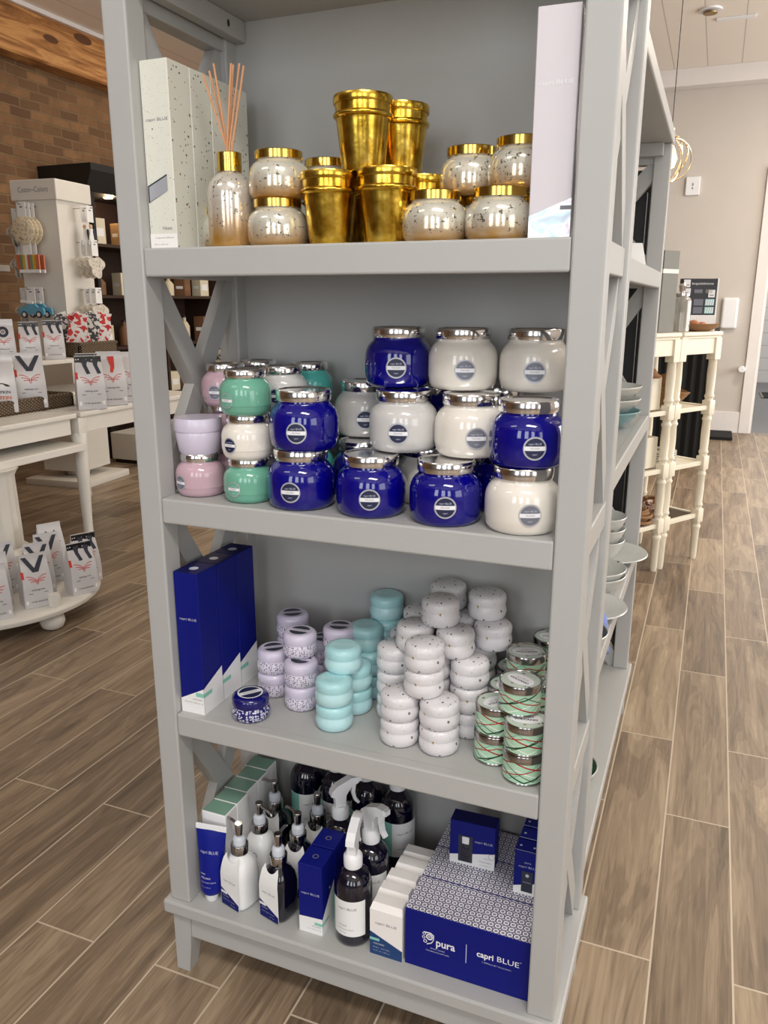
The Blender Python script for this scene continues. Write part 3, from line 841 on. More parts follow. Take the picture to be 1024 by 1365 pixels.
# square pump bottles with folded paper sleeve
def pump_parts(key, body, sleeve, angle):
    def mk():
        R = .0335; H = .112
        def sq(e):
            return lambda t: 1 / ((abs(math.cos(t)) ** e + abs(math.sin(t)) ** e) ** (1 / e))
        m = MB(); vs, fs, n = [], [], 40
        rg = [(.028, 0, 3.6), (.0315, .003, 3.6), (.033, .010, 3.6), (.033, .070, 3.4), (.0325, .082, 3.0), (.030, .094, 2.6), (.0245, .104, 2.2), (.018, .110, 2), (.0155, .113, 2), (.0155, .120, 2)]
        for r, z, e in rg:
            for i in range(n): t = 2 * PI * i / n; q = r * sq(e)(t); vs.append((q * math.cos(t), q * math.sin(t), z))
        for k in range(len(rg) - 1):
            for i in range(n): j = (i + 1) % n; fs.append([k * n + i, k * n + j, (k + 1) * n + j, (k + 1) * n + i])
        fs += [list(range(n))[::-1], list(range((len(rg) - 1) * n, len(rg) * n))]
        m.add(vs, fs, body, True); out = [('bottle', m.build('bottle'))]
        m = MB(); m.lathe([(.0155, .114), (.0182, .114), (.0186, .115), (.0186, .1325), (.0178, .1335), (0, .1335)], CHROME, 36); out.append(('collar', m.build('collar')))
        m = MB(); m.lathe([(0, .133), (.0135, .133), (.0135, .146), (.0115, .149), (.0075, .151), (0, .151)], CLEARP, 28); out.append(('lock_clip', m.build('lock_clip')))
        m = MB(); m.lathe([(0, .150), (.0068, .150), (.0072, .152), (.0085, .171), (.0088, .1765), (.0078, .178), (0, .178)], CHROME, 28)
        ca, sa = math.cos(angle), math.sin(angle)
        m.tube([(.004 * ca, .004 * sa, .1735), (.024 * ca, .024 * sa, .1735), (.042 * ca, .042 * sa, .170), (.0455 * ca, .0455 * sa, .166)], [.0036, .0033, .0029, .0026], CHROME, 12)
        out.append(('pump', m.build('pump')))
        if sleeve:
            m = MB(); y = -.0338
            # paper collar: front panel with a neck cut-out that leans back over the shoulders
            def fy(z): return y if z < .072 else y + min(.020, (z - .072) ** 2 * 6.5)
            nu, nv = 24, 16; V0, V1, F = [], [], []
            for i in range(nu + 1):
                e = i / nu * 2 - 1
                for j in range(nv + 1):
                    uu = abs(e) * .0225; zt = .1035 + .0135 * min(1, uu / .0185) ** 2.2 - .010 * max(0, (uu - .0185) / .004)
                    v = .004 + (zt - .004) * j / nv; hw = .0265 if v < .072 else .0265 - (v - .072) * .12
                    V0.append((e * hw, fy(v) - .0005, v)); V1.append((e * hw, fy(v) + .0003, v))
            k = len(V0); w_ = nv + 1
            for i in range(nu):
                for j in range(nv):
                    q = i * w_ + j; F.append([q, q + w_, q + w_ + 1, q + 1]); F.append([k + q, k + q + 1, k + q + w_ + 1, k + q + w_])
            edge = [i * w_ for i in range(nu + 1)] + [nu * w_ + j for j in range(1, nv + 1)] + [i * w_ + nv for i in range(nu - 1, -1, -1)] + [j for j in range(nv - 1, 0, -1)]
            for i, q in enumerate(edge): q2 = edge[(i + 1) % len(edge)]; F.append([q, k + q, k + q2, q2])
            m.add(V0 + V1, F, WHITE)
            f, f2 = front(y - .0007), front(y - .0009)
            decal(m, [(-.026, .004), (.026, .004), (.026, .018), (-.026, .042)], NAVY2, f)
            m.text('capri BLUE', .0062, GRAYINK, f, .036, dy=.062); decal(m, rect(-.026, .030, -.008, .0355), WHITEINK, f2)
            m.text('VOLCANO', .0042, PALEINK, f2, .018, dx=-.012, dy=.0255); m.text('hand wash / lotion', .0032, PALEINK, f2, .034, dx=-.003, dy=.0175); m.text('8 oz', .003, PALEINK, f2, .012, dx=.008, dy=.010)
            out.append(('paper_sleeve', m.build('paper_sleeve')))
        else:
            m = MB(); ring(m, .005, .0062, GRAYINK, front(-.0335, .0, .075), 20); out.append(('emblem', m.build('emblem')))
        return out
    return cached(key, mk)
for x, y, col, sl, ang, rz, lb in ((.1335, .0475, PUMPW, True, 2.95, -.26, 'white pump bottle in a white and navy paper sleeve, front left beside the blue tube'), (.136, .1185, PUMPW, False, -.5, .1, 'plain white pump bottle with a ring emblem, behind the front white one'), (.1275, .1945, AMBERG, True, 3.0, .05, 'dark pump bottle in white sleeve, third in the left file of pump bottles'),
                                   (.2175, .049, AMBERG, True, 1.9, -.24, 'dark pump bottle in white sleeve, at the front beside the navy carton'), (.2215, .1195, AMBERG, True, 2.5, .15, 'dark pump bottle in white sleeve, second behind the front dark one'), (.229, .1905, AMBERG, True, 1.7, .1, 'dark pump bottle in white sleeve, farthest back in the right file')):
    e = thing('pump_bottle', (x, y, SB), lb, 'pump bottle', pump_parts('pump%d' % (sl * 100 + round(ang * 10) + (7 if col is PUMPW else 0)), col, sl, ang), rz, 'soap pump bottles'); e.scale = (.9, .9, .97)

def nb():
    w, d, h = .0475, .052, .146
    m = MB(); m.box((0, 0, 0), (w, d, h), NAVY, .0008, seg=1); b = m.build('carton')
    m = MB(); f, s = front(-.0003), side(w + .0003); f2, s2 = front(-.0005), side(w + .0005)
    decal(m, [(0, 0), (w, 0), (w, .036), (0, .033)], WHITE, f); decal(m, [(0, 0), (d, 0), (d, .085), (0, .036)], WHITE, s)
    decal(m, rect(w * .66, .020, w, .026), MINT, f2); decal(m, rect(0, .020, d * .5, .026), MINT, s2)
    m.text('VOLCANO', .004, GRAYINK, f2, w * .4, dx=w * .74, dy=.0165); m.text('room and linen mist', .0028, GRAYINK, f2, w * .6, dx=w * .65, dy=.010)
    m.text('capri BLUE', .0062, PALEINK, f, w * .78, dx=w * .5, dy=.085); decal(m, disc_pts(.0022, 16, (d * .62, .082)), WHITEINK, s2)
    ring(m, .0042, .0058, GRAYINK, top(h + .0004, w * .5, d * .5), 20)
    return [('carton', b), ('printing', m.build('printing'))]
thing('mist_box', (.273, .022, SB), 'navy carton with slanted white foot at the front, beside the spray bottle', 'box', cached('nb', nb), .02, 'navy cartons on the bottom shelf')
thing('mist_box', (.2725, .0775, SB), 'navy carton right behind the front navy carton on the bottom shelf', 'box', cached('nb', nb), .02, 'navy cartons on the bottom shelf')

def bottle_body(m, R, H, neck):
    m.lathe([(0, .001), (.88 * R, 0), (.97 * R, .003), (R, .010), (R, .108), (.985 * R, .116), (.92 * R, .126), (.78 * R, .136), (.55 * R, .143), (.40 * R, .146), (neck, .149), (neck, H), (0, H)], AMBERG, 44)
def bottle_label(m, R, mint=True):
    f = wrap(R + .0005, 0); f2 = wrap(R + .0009, 0)
    n = 24; w = R * 2.35
    for i in range(n):
        u0, u1 = -w / 2 + w * i / n, -w / 2 + w * (i + 1) / n
        col = MINT if (mint and i < 5) else WHITE
        m.add([f(u0, .024), f(u1, .024), f(u1, .098), f(u0, .098)], [[0, 1, 2, 3]], col, False)
    m.text('capri BLUE', .0066, GRAYINK, f2, .036, dx=.006, dy=.082); m.text('VOLCANO', .0042, GRAYINK, f2, .017, dx=-.003, dy=.046); m.text('multi surface cleaner', .0034, GRAYINK, f2, .032, dx=.003, dy=.0385); m.text('16 fl oz', .003, GRAYINK, f2, .014, dx=-.004, dy=.031)
def spray_parts():
    def mk():
        R = .0348; m = MB(); bottle_body(m, R, .156, .0135); out = [('bottle', m.build('bottle'))]
        m = MB(); bottle_label(m, R); out.append(('label', m.build('label')))
        m = MB(); m.lathe([(0, .150), (.0168, .150), (.0172, .152), (.0172, .170), (.0150, .173), (.0125, .176), (0, .176)], WPLASTIC, 32); out.append(('screw_collar', m.build('screw_collar')))
        # head: profile in x (nozzle +x) and z, extruded in y
        m = MB()
        pf = [(-.011, .174), (.009, .174), (.010, .198), (.020, .213), (.036, .221), (.037, .233), (.020, .233), (-.008, .221), (-.019, .211), (-.021, .201), (-.013, .197)]
        m.prism(pf, -.0082, .0082, WPLASTIC, 'xz'); out.append(('spray_head', m.build('spray_head')))
        m = MB(); m.prism([(.022, .214), (.031, .219), (.029, .199), (.032, .184), (.039, .175), (.035, .172), (.027, .181), (.022, .198)], -.0052, .0052, WPLASTIC, 'xz'); out.append(('trigger', m.build('trigger')))
        m = MB(); m.prism([(.0365, .2215), (.0425, .222), (.0425, .232), (.0365, .2325)], -.0062, .0062, WPLASTIC, 'xz'); out.append(('nozzle', m.build('nozzle')))
        return out
    return cached('spray', mk)
def spray(x, y, rz, lab_rz, label):
    ps = spray_parts()
    e = thing('spray_bottle', (x, y, SB), label, 'spray bottle', ps, lab_rz, 'dark spray bottles')
    for c in e.children:
        if c.name.split('.')[0] in ('spray_head', 'trigger', 'nozzle'): c.rotation_euler = (0, 0, rz - lab_rz)
spray(.3705, .051, 1.72, -.1, 'dark spray bottle with white trigger head at the front of the bottom shelf')
spray(.374, .126, -.35, .2, 'dark spray bottle whose white trigger hangs to the right, behind the front spray bottle')
spray(.290, .170, .75, .2, 'dark spray bottle with raised white head, behind the two navy cartons')
def refill_parts():
    def mk():
        R = .0352; m = MB(); k = 1.22
        m.lathe([(0, .001), (.88 * R, 0), (.97 * R, .003), (R, .010), (R, .145), (.98 * R, .155), (.90 * R, .166), (.72 * R, .177), (.5 * R, .183), (.40 * R, .186), (.0135, .196), (0, .196)], AMBERG, 44); out = [('bottle', m.build('bottle'))]
        m = MB(); f = wrap(R + .0005, 0)
        n = 24; w = R * 2.6
        for i in range(n):
            u0, u1 = -w / 2 + w * i / n, -w / 2 + w * (i + 1) / n
            m.add([f(u0, .052), f(u1, .052), f(u1, .128), f(u0, .128)], [[0, 1, 2, 3]], MINT if i < 7 else WHITE)
        f2 = wrap(R + .0009, 0); m.text('capri BLUE', .0066, GRAYINK, f2, .036, dx=.008, dy=.105); m.text('VOLCANO', .0042, GRAYINK, f2, .017, dy=.07)
        out.append(('label', m.build('label')))
        m = MB(); m.lathe([(.0135, .188), (.0160, .188), (.0160, .206), (.0150, .207), (0, .207)], WPLASTIC, 30); out.append(('cap', m.build('cap')))
        return out
    return cached('refill', mk)
for x, y, rz, lb in ((.166, .266, .5, 'dark refill bottle with white cap at the back left, behind the pump bottles'), (.238, .262, .1, 'dark refill bottle at the back, second from the left of four'), (.309, .255, .1, 'dark refill bottle at the back, behind the raised spray head'), (.3805, .2475, .6, 'dark refill bottle at the right end of the back row, whole label in view')):
    thing('refill_bottle', (x, y, SB), lb, 'bottle', refill_parts(), rz, 'dark refill bottles in the back row')

def melt_box():
    w, d, h = .0615, .0335, .104
    m = MB()
    v = [(0, 0, 0), (w, 0, 0), (w, d, 0), (0, d, 0), (0, 0, h - .010), (w, 0, h - .010), (w, d, h - .010), (0, d, h - .010), (.003, .008, h), (w - .003, .008, h), (w - .003, d - .005, h), (.003, d - .005, h)]
    m.add(v, [[3, 2, 1, 0], [0, 1, 5, 4], [1, 2, 6, 5], [2, 3, 7, 6], [3, 0, 4, 7], [4, 5, 9, 8], [5, 6, 10, 9], [6, 7, 11, 10], [7, 4, 8, 11], [8, 9, 10, 11]], WARMWHITE); b = m.build('wrapped_carton')
    m = MB(); f, f2 = front(-.0003), front(-.0005)
    decal(m, [(0, 0), (w, 0), (w, .022), (0, .048)], TEALP, f); m.text('capri BLUE', .0072, GRAYINK, f, w * .66, dx=w * .5, dy=.068)
    decal(m, rect(0, .030, w * .3, .0355), MINT, f2); m.text('VOLCANO', .0042, WHITEINK, f2, w * .34, dx=w * .28, dy=.024); m.text('bar soap', .003, PALEINK, f2, w * .5, dx=w * .36, dy=.016); m.text('6.5 oz 184 g', .0026, PALEINK, f2, w * .5, dx=w * .36, dy=.009)
    return [('wrapped_carton', b), ('printing', m.build('printing'))]
for x, y, lb in ((.4155, .0215, 'white paper-wrapped soap with teal foot, frontmost of five beside the big navy box'), (.4135, .058, 'white paper-wrapped soap, second of five from the front'), (.4145, .0945, 'white paper-wrapped soap, middle of five'), (.4185, .1330, 'white paper-wrapped soap, fourth of five from the front'), (.4195, .1690, 'white paper-wrapped soap, rearmost of five')):
    thing('wrapped_soap', (x, y, SB), lb, 'soap', cached('melt', melt_box), 0, 'paper-wrapped soaps')

def big_box():
    w, d, h = .2195, .0865, .1165
    m = MB(); m.box((0, 0, 0), (w, d, h), NAVY, .001, seg=1); b = m.build('carton')
    m = MB(); decal(m, rect(.0006, .0006, w - .0006, d - .0006), LATTICE, top(h + .0004)); lp = m.build('patterned_top')
    m = MB(); f = front(-.0004)
    # paw-like ring mark and words on the left half
    cx, cz = .041, .066
    for dx, dz, r in ((.004, .004, .0062), (-.0055, .009, .0030), (-.0062, .001, .0030), (-.0035, -.0065, .0034)):
        ring(m, r * .62, r, WHITEINK, front(-.0004, cx + dx, cz + dz), 24)
    ring(m, .0010, .0022, WHITEINK, front(-.0004, cx + .004, cz + .004), 16)
    m.tube([(cx - .006, -.0005, cz + .012), (cx + .006, -.0005, cz + .0125), (cx + .0115, -.0005, cz + .009), (cx + .0115, -.0005, cz), (cx + .008, -.0005, cz - .007), (cx, -.0005, cz - .011)], .0009, WHITEINK, 6)
    m.text('pura', .0215, WHITEINK, f, .034, .018, dx=.074, dy=.0625)
    m.text('SMART HOME', .0036, PALEINK, f, .026, dx=.060, dy=.048); m.text('FRAGRANCE DIFFUSER', .0036, PALEINK, f, .042, dx=.060, dy=.042)
    decal(m, rect(.1105, .040, .1118, .078), PALEINK, f)
    m.text('capri', .0165, WHITEINK, f, .029, .022, dx=.144, dy=.066); m.text('BLUE', .0150, WHITEINK, f, .037, 0, dx=.183, dy=.067); ring(m, .0006, .0010, WHITEINK, front(-.0004, .2045, .0735), 10)
    m.text('5 REFILLS BY VOLCANO', .0036, PALEINK, f, .050, dx=.164, dy=.052)
    return [('carton', b), ('patterned_top', lp), ('lettering', m.build('lettering'))]
bb = cached('bigbox', big_box)
for y, lb in ((.0235, 'wide navy box with white lettering and ring-patterned top, at the front of the bottom shelf'), (.1115, 'wide navy box with ring-patterned top directly behind the lettered front one'), (.1995, 'wide navy box with ring-patterned top at the very back, under the shelf')):
    thing('diffuser_set_box', (.4815, y, SB), lb, 'box', bb, 0, 'wide navy boxes with patterned tops')
ZK = SB + .1168
m = MB(); w, d, h = .0855, .034, .090
m.box((0, 0, 0), (w, d, h), NAVY, .001, seg=1); b = m.build('carton')
m = MB(); f, f2, f3 = front(-.0003), front(-.0005), front(-.0007)
decal(m, [(0, 0), (w, 0), (w, .036), (0, .016)], WHITE, f); decal(m, rect(.0165, .006, .0435, .062), INK, f2)
m.text('capri BLUE', .0062, PALEINK, f2, .033, dx=.064, dy=.054); m.text('VOLCANO', .0042, GRAYINK, f2, .022, dx=.068, dy=.014); m.text('home fragrance oil', .003, GRAYINK, f2, .020, dx=.068, dy=.007); ring(m, .0055, .0061, GRAYINK, front(-.0005, .0795, .0285), 18); m.text('NEW', .0026, GRAYINK, f2, .012, dx=.071, dy=.022)
decal(m, rect(.0005, .0005, w - .0005, d - .0005), NAVYTOP, top(h + .0004))
pr_ = m.build('printing')
m = MB(); X = Matrix.Translation((.030, .0015, .010)); m.lathe([(0, 0), (.0085, 0), (.009, .001), (.009, .026), (.0075, .030), (.0060, .032), (0, .032)], AMBERG, 24, X @ Matrix.Diagonal((1.2, .35, 1.12, 1))); vb = m.build('vial')
m = MB(); m.lathe([(0, .031), (.0078, .031), (.0080, .043), (.0070, .044), (0, .044)], WPLASTIC, 24, X @ Matrix.Diagonal((1.2, .35, 1.12, 1))); vc = m.build('vial_cap')
thing('fragrance_box', (.5165, .166, ZK), 'small navy box with a window showing a vial, on top of the wide patterned boxes', 'box', [('carton', b), ('printing', pr_), ('vial', vb, [('vial_cap', vc)])], .03)
def sb():
    w, d, h = .048, .0325, .088
    m = MB(); m.box((0, 0, 0), (w, d, h), NAVY, .001, seg=1); b = m.build('carton')
    m = MB(); f, f2 = front(-.0003), front(-.0005)
    decal(m, [(0, 0), (w, 0), (w, .030), (0, .014)], WHITE, f); decal(m, rect(.014, .006, .034, .048), INK, f2); decal(m, disc_pts(.0032, 16, (.024, .040)), PALEINK, front(-.0007)); m.text('VOLCANO', .003, PALEINK, front(-.0007), .014, dx=.024, dy=.026)
    m.text('pura', .0048, PALEINK, f, .011, dx=.024, dy=.066); m.text('capri BLUE', .0055, PALEINK, f, .034, dx=.025, dy=.057)
    decal(m, rect(.0, .0, w, .001), PALEINK, top(h + .0004)); decal(m, rect(.006, .012, .010, .016), PALEINK, top(h + .0004)); decal(m, rect(.03, .012, .034, .016), PALEINK, top(h + .0004))
    return [('carton', b), ('printing', m.build('printing'))]
for i, lb in enumerate(('small navy refill box at the right post, frontmost of four in a row', 'small navy refill box second from the front in the row at the right post', 'small navy refill box third from the front in the row at the right post', 'small navy refill box rearmost in the row at the right post')):
    thing('refill_box', (.6455, .131 + .0355 * i, ZK), lb, 'box', cached('sb', sb), 0, 'small navy refill boxes')

# ------------------------------------------------------------------ things on the bookcase behind
def u2(x, y, z): return (x, y, z)
def plate_mesh(R, h, m_):
    m = MB(); m.lathe([(0, .003), (.45 * R, .002), (.5 * R, 0), (.55 * R, .002), (.62 * R, h * .35), (.97 * R, h * .9), (R, h), (.985 * R, h + .003), (.95 * R, h + .001), (.62 * R, h * .42 + .004), (.52 * R, .007), (0, .007)], m_, 48); return m.build('plate')
def bowl_mesh(R, h, m_, mi=None):
    m = MB(); m.lathe([(0, .003), (.42 * R, .002), (.46 * R, 0), (.52 * R, .004), (.72 * R, h * .3), (.9 * R, h * .68), (R, h), (.985 * R, h + .002), (.96 * R, h)], m_, 44)
    m.lathe([(.96 * R, h), (.86 * R, h * .68), (.68 * R, h * .33), (.45 * R, .009), (0, .008)], mi or m_, 44); return m.build('bowl')
pm = plate_mesh(.115, .02, STONEW); bm_ = bowl_mesh(.072, .062, STONEW); bm2 = bowl_mesh(.088, .05, STONEW)
thing('plate', (.652, 1.235, S3), 'wide pale stoneware plate jutting off the rear bookcase, under a stack of bowls', 'plate', [('plate', pm)])
for i, lb in enumerate(('speckled stoneware bowl at the bottom of a stack of three on the rear bookcase', 'speckled stoneware bowl in the middle of the stack of three on the rear bookcase', 'speckled stoneware bowl on top of the stack of three on the rear bookcase')):
    thing('bowl', (.632, 1.19, S3 + .008 + .034 * i), lb, 'bowl', [('bowl', bm_)], i, 'stacked stoneware bowls')
for i, lb in enumerate(('shallow cream bowl under another at the front of the rear bookcase shelf', 'shallow cream bowl nested in another at the front of the rear bookcase shelf')):
    thing('bowl', (.646, .94, S3 + .016 * i), lb, 'bowl', [('bowl', bm2)], 0, 'shallow cream bowls')
thing('plate', (.655, .78, S3), 'cream plate under the blue linen cloth on the rear bookcase', 'plate', [('plate', plate_mesh(.1, .02, STONEW))])
# crumpled blue cloth
m = MB(); vs, fs = [], []; nu, nv = 18, 22
for j in range(nv):
    for i in range(nu):
        u, v = i / (nu - 1), j / (nv - 1); dr = max(0, v - .55)
        x = .0 + .13 * min(v, .62) + .02 * dr; z = .035 + .014 * math.sin(9 * u + 5 * v) + .010 * math.sin(15 * v + 3 * u) - dr * .20
        vs.append((x + .008 * math.sin(11 * u), -.045 + .09 * u + .012 * math.sin(7 * v), z))
for j in range(nv - 1):
    for i in range(nu - 1): fs.append([j * nu + i, j * nu + i + 1, (j + 1) * nu + i + 1, (j + 1) * nu + i])
m.add(vs, fs, LINEN, True); cl = m.build('napkin')
o = thing('napkin', (.625, .69, S3 + .01), 'crumpled blue checked linen napkin hanging off the rear bookcase shelf', 'napkin', [('napkin', cl)]); sm_ = o.modifiers.new('thickness', 'SOLIDIFY'); sm_.thickness = .004
thing('bowl', (.664, .525, S3), 'gray ribbed bowl on the rear bookcase shelf below the blue napkin', 'bowl', [('bowl', bowl_mesh(.075, .06, STONEW, flat('slate_glaze', (104, 112, 124), .4)))])
m = MB(); R, h = .082, .068
m.lathe([(0, .003), (.42 * R, .002), (.46 * R, 0), (.52 * R, .004), (.74 * R, h * .3)], STONEW, 44); 
for a_, b_, mm in ((.3, .42, TEALST), (.42, .48, STONEW), (.48, .6, TEALST), (.6, .66, STONEW), (.66, .8, TEALST), (.8, 1, STONEW)):
    rr = lambda t: (.74 + .26 * ((t - .3) / .7) ** .8) * R
    m.lathe([(rr(a_), h * a_), (rr(b_), h * b_)], mm, 44)
m.lathe([(R, h), (.985 * R, h + .002), (.96 * R, h)], STONEW, 44); m.lathe([(.96 * R, h), (.86 * R, h * .68), (.68 * R, h * .33), (.45 * R, .009), (0, .008)], GREENB, 44)
thing('bowl', (.645, .66, SB), 'green glazed bowl with blue stripes on the bottom shelf of the rear bookcase', 'bowl', [('bowl', m.build('bowl'))])
bw = bowl_mesh(.085, .06, STONEW); pk = bowl_mesh(.11, .045, flat('aqua_glass_dish', (120, 164, 170), .2, 0, .3))
for i, lb in enumerate(('wide aqua dish at the bottom of a pile on the rear bookcase middle shelf', 'wide pale dish second in the pile on the rear bookcase middle shelf', 'wide pale dish third in the pile on the rear bookcase middle shelf')):
    thing('dish', (.615, 1.10, S2 - .0 + .032 * i), lb, 'dish', [('dish', pk if i == 0 else bowl_mesh(.108, .045, STONEW))], 0, 'piled dishes on the rear bookcase')
thing('bowl', (.602, 1.10, S2 + .064 + .012), 'small white bowl on top of the piled dishes', 'bowl', [('bowl', bowl_mesh(.062, .058, STONEW))])
thing('plate', (.640, .98, S3 + .0 + .0), 'hidden pale plate', 'plate', [('plate', pm)]) if False else None
# leaning white card and little amber bottles on the rear bookcase upper shelf
m = MB(); m.box((-.045, -.002, 0), (.045, .002, .075), WHITE, .0006, seg=1); cdm = m.build('card')
thing('greeting_card', (.660, 1.19, S1 + .003), 'white card leaning on the upper shelf of the rear bookcase', 'card', [('card', cdm)], 0, None, (-.5, 0, .5))
for i, (x, y) in enumerate(((.640, 1.285), (.672, 1.29))):
    m = MB(); m.lathe([(0, 0), (.014, 0), (.014, .03), (.006, .04), (.006, .05), (0, .05)], flat('amber_honey', (190, 120, 40), .2, 0, .4), 20); b = m.build('bottle')
    m = MB(); m.lathe([(0, .048), (.0075, .048), (.0075, .060), (0, .060)], GOLDLID, 20)
    thing('honey_bottle', (x, y, S1), ('small amber bottle with gold cap, left of a pair on the rear bookcase', 'small amber bottle with gold cap, right of a pair on the rear bookcase')[i], 'bottle', [('bottle', b), ('cap', m.build('cap'))])

# ------------------------------------------------------------------ room shell
XL, XR, YF, YB, ZC = -4.2, 4.6, -4.6, 7.8, 3.4
struct('floor', MB().box((XL, YF, -.05), (XR, YB + .06, 0), FLOOR))
struct('wall_left', MB().box((XL - .12, YF, 0), (XL, YB + .2, ZC), BRICK))
DX0, DX1, DZ = 1.30, 2.32, 2.42      # doorway in the back wall
m = MB(); m.box((XL, YB, 0), (DX0, YB + .12, ZC), WALLG); m.box((DX1, YB, 0), (XR, YB + .12, ZC), WALLG); m.box((DX0, YB, DZ), (DX1, YB + .12, ZC), WALLG); struct('wall_back', m)
struct('ceiling', MB().box((XL, YF, ZC), (XR, YB + .12, ZC + .08), CEILW))
m = MB(); m.box((XL, YB - .16, ZC - .15), (XR, YB, ZC), WALLG if False else TRIMW, .004); struct('trim_1', m)
m = MB(); m.box((DX0 - .10, YB - .025, 0), (DX0, YB, DZ + .1), TRIMW, .003); m.box((DX1, YB - .025, 0), (DX1 + .1, YB, DZ + .1), TRIMW, .003); m.box((DX0, YB - .025, DZ), (DX1, YB, DZ + .1), TRIMW, .003)
m.box((DX0, YB, 0), (DX0 + .02, YB + .12, DZ), TRIMW); struct('trim_2', m)
m = MB(); m.box((XL, YB - .018, 0), (DX0 - .10, YB, .21), TRIMW, .003); struct('baseboard_back', m)
# passage beyond the doorway
struct('floor_passage', MB().box((DX0 - 2, YB + .06, -.05), (DX1 + 2, 13.6, 0), TILEG))
struct('wall_passage', MB().box((DX0 - 2, 13.6, 0), (DX1 + 2, 13.7, ZC), SHIPW))
m = MB(); m.box((DX0 - 2.1, YB + .12, 0), (DX0 - 2, 13.6, ZC), SHIPW); m.box((DX1 + 2, YB + .12, 0), (DX1 + 2.1, 13.6, ZC), SHIPW); struct('wall_passage_sides', m)
struct('ceiling_passage', MB().box((DX0 - 2, YB + .12, ZC), (DX1 + 2, 13.7, ZC + .08), CEILW))
m = MB(); m.box((0, 0, 0), (1.2, .75, .012), BLACKC, .004); m.box((-.03, -.03, 0), (0, .78, .016), GRAYCARD, .004)
thing('door_mat', (1.60, 11.2, 0), 'black mat with gray edge on the slate floor beyond the doorway', 'mat', [('mat', m.build('mat'))])
thing('floor_mat', (.93, 7.25, 0), 'short black mat on the wood-look floor against the back wall', 'mat', [('mat', MB().box((0, 0, 0), (.21, .45, .03), BLACKC, .006).build('mat'))])
# wooden beam along the top of the brick wall
m = MB(); m.box((XL, YF, 3.04), (XL + .17, YB, ZC - .03), BEAM, .012, seg=1); struct('trim_beam', m)
m = MB(); m.box((XL, YF, ZC - .03), (XL + .19, YB, ZC), TRIMW); struct('trim_3', m)
# shop front behind the viewer and the right wall, with window openings to the daylight
def wall_with_windows(name, axis, c, a0, a1, wins, z0, z1, thick):
    m = MB(); e = a0
    def put(u0, u1, w0, w1):
        if axis == 'y': m.box((u0, c, w0), (u1, c + thick, w1), BRICKF)
        else: m.box((c, u0, w0), (c + thick, u1, w1), WALLG)
    for u0, u1 in wins: put(e, u0, 0, ZC); put(u0, u1, 0, z0); put(u0, u1, z1, ZC); e = u1
    put(e, a1, 0, ZC); struct(name, m)
BRICKF = m_paint('shopfront_paint', (140, 136, 132), .6)
FW = [(-.9, .0), (.9, 1.8), (2.6, 3.5)]
WZ0, WZ1 = .95, 3.1
wall_with_windows('wall_front', 'y', YF - .12, XL, XR, FW, WZ0, WZ1, .12)
RW = [(-3.6, -1.6), (2.6, 4.4), (5.2, 7.0)]
wall_with_windows('wall_right', 'x', XR, YF, YB + .12, RW, .7, 2.8, .12)
k = 0
for wins, ax in ((FW, 'y'), (RW, 'x')):
    for u0, u1 in wins:
        k += 1; m = MB(); z0, z1 = (WZ0, WZ1) if ax == 'y' else (.7, 2.8)
        def fb(p, q, r, s_):
            if ax == 'y': m.box((p, YF - .09, r), (q, YF - .03, s_), BLACK, .004)
            else: m.box((XR + .03, p, r), (XR + .09, q, s_), TRIMW, .004)
        fb(u0, u0 + .05, z0, z1); fb(u1 - .05, u1, z0, z1); fb(u0, u1, z0, z0 + .05); fb(u0, u1, z1 - .05, z1); fb((u0 + u1) / 2 - .02, (u0 + u1) / 2 + .02, z0, z1)
        struct('window_%d' % k, m)
# small fittings on the back wall
m = MB(); m.box((-.065, -.03, -.085), (.065, 0, .085), WPLASTIC, .006); b = m.build('housing'); m = MB(); m.box((-.006, -.0315, .0), (.006, -.030, .025), GRAYINK); m.box((-.006, -.0315, -.03), (.006, -.030, -.012), GRAYINK)
thing('thermostat', (.545, YB + .003, 2.385), 'white square thermostat on the beige back wall', 'thermostat', [('housing', b), ('display', m.build('display'))])
m = MB(); m.box((-.075, -.05, -.15), (.075, 0, .15), WPLASTIC, .03, seg=4); thing('towel_dispenser', (1.0, YB + .003, 1.185), 'white rounded wall dispenser right of the sign stand', 'dispenser', [('housing', m.build('housing'))])
m = MB(); m.lathe([(0, 0), (.022, 0), (.022, .05), (.034, .055), (.036, .085), (.028, .10), (0, .102)], WPLASTIC, 24, Matrix.Rotation(PI / 2, 4, 'X')); thing('door_stop', (1.165, YB, .645), 'white round door stop on the wall beside the door trim', 'door stop', [('bumper', m.build('knob'))])
# sprinkler and tag on the ceiling
m = MB(); m.lathe([(0, -.03), (.05, -.03), (.052, -.025), (.015, -.022), (.012, 0), (0, 0)], flat('brass', (150, 120, 70), .3, 1), 20); b = m.build('sprinkler_head')
m = MB(); m.lathe([(0, -.012), (.08, -.012), (.085, 0), (0, 0)], WPLASTIC, 24)
thing('sprinkler', (.62, 6.05, ZC), 'small brass ceiling sprinkler between ceiling boards', 'sprinkler', [('sprinkler_head', b), ('escutcheon', m.build('escutcheon'))])
m = MB(); m.box((-.14, -.03, -.015), (.14, .03, 0), WPLASTIC, .004); thing('ceiling_sensor', (.80, 6.3, ZC), 'flat white strip fitting on the ceiling beside the sprinkler', 'fitting', [('housing', m.build('housing'))])
m = MB(); m.lathe([(0, -.10), (.10, -.10), (.20, -.06), (.24, -.02), (.24, 0), (0, 0)], DARKWOOD, 28); thing('ceiling_lamp', (.46, 5.0, ZC), 'dark brown ceiling fixture cut by the top edge near the bookcase', 'lamp', [('lamp_base', m.build('lamp_base'))])

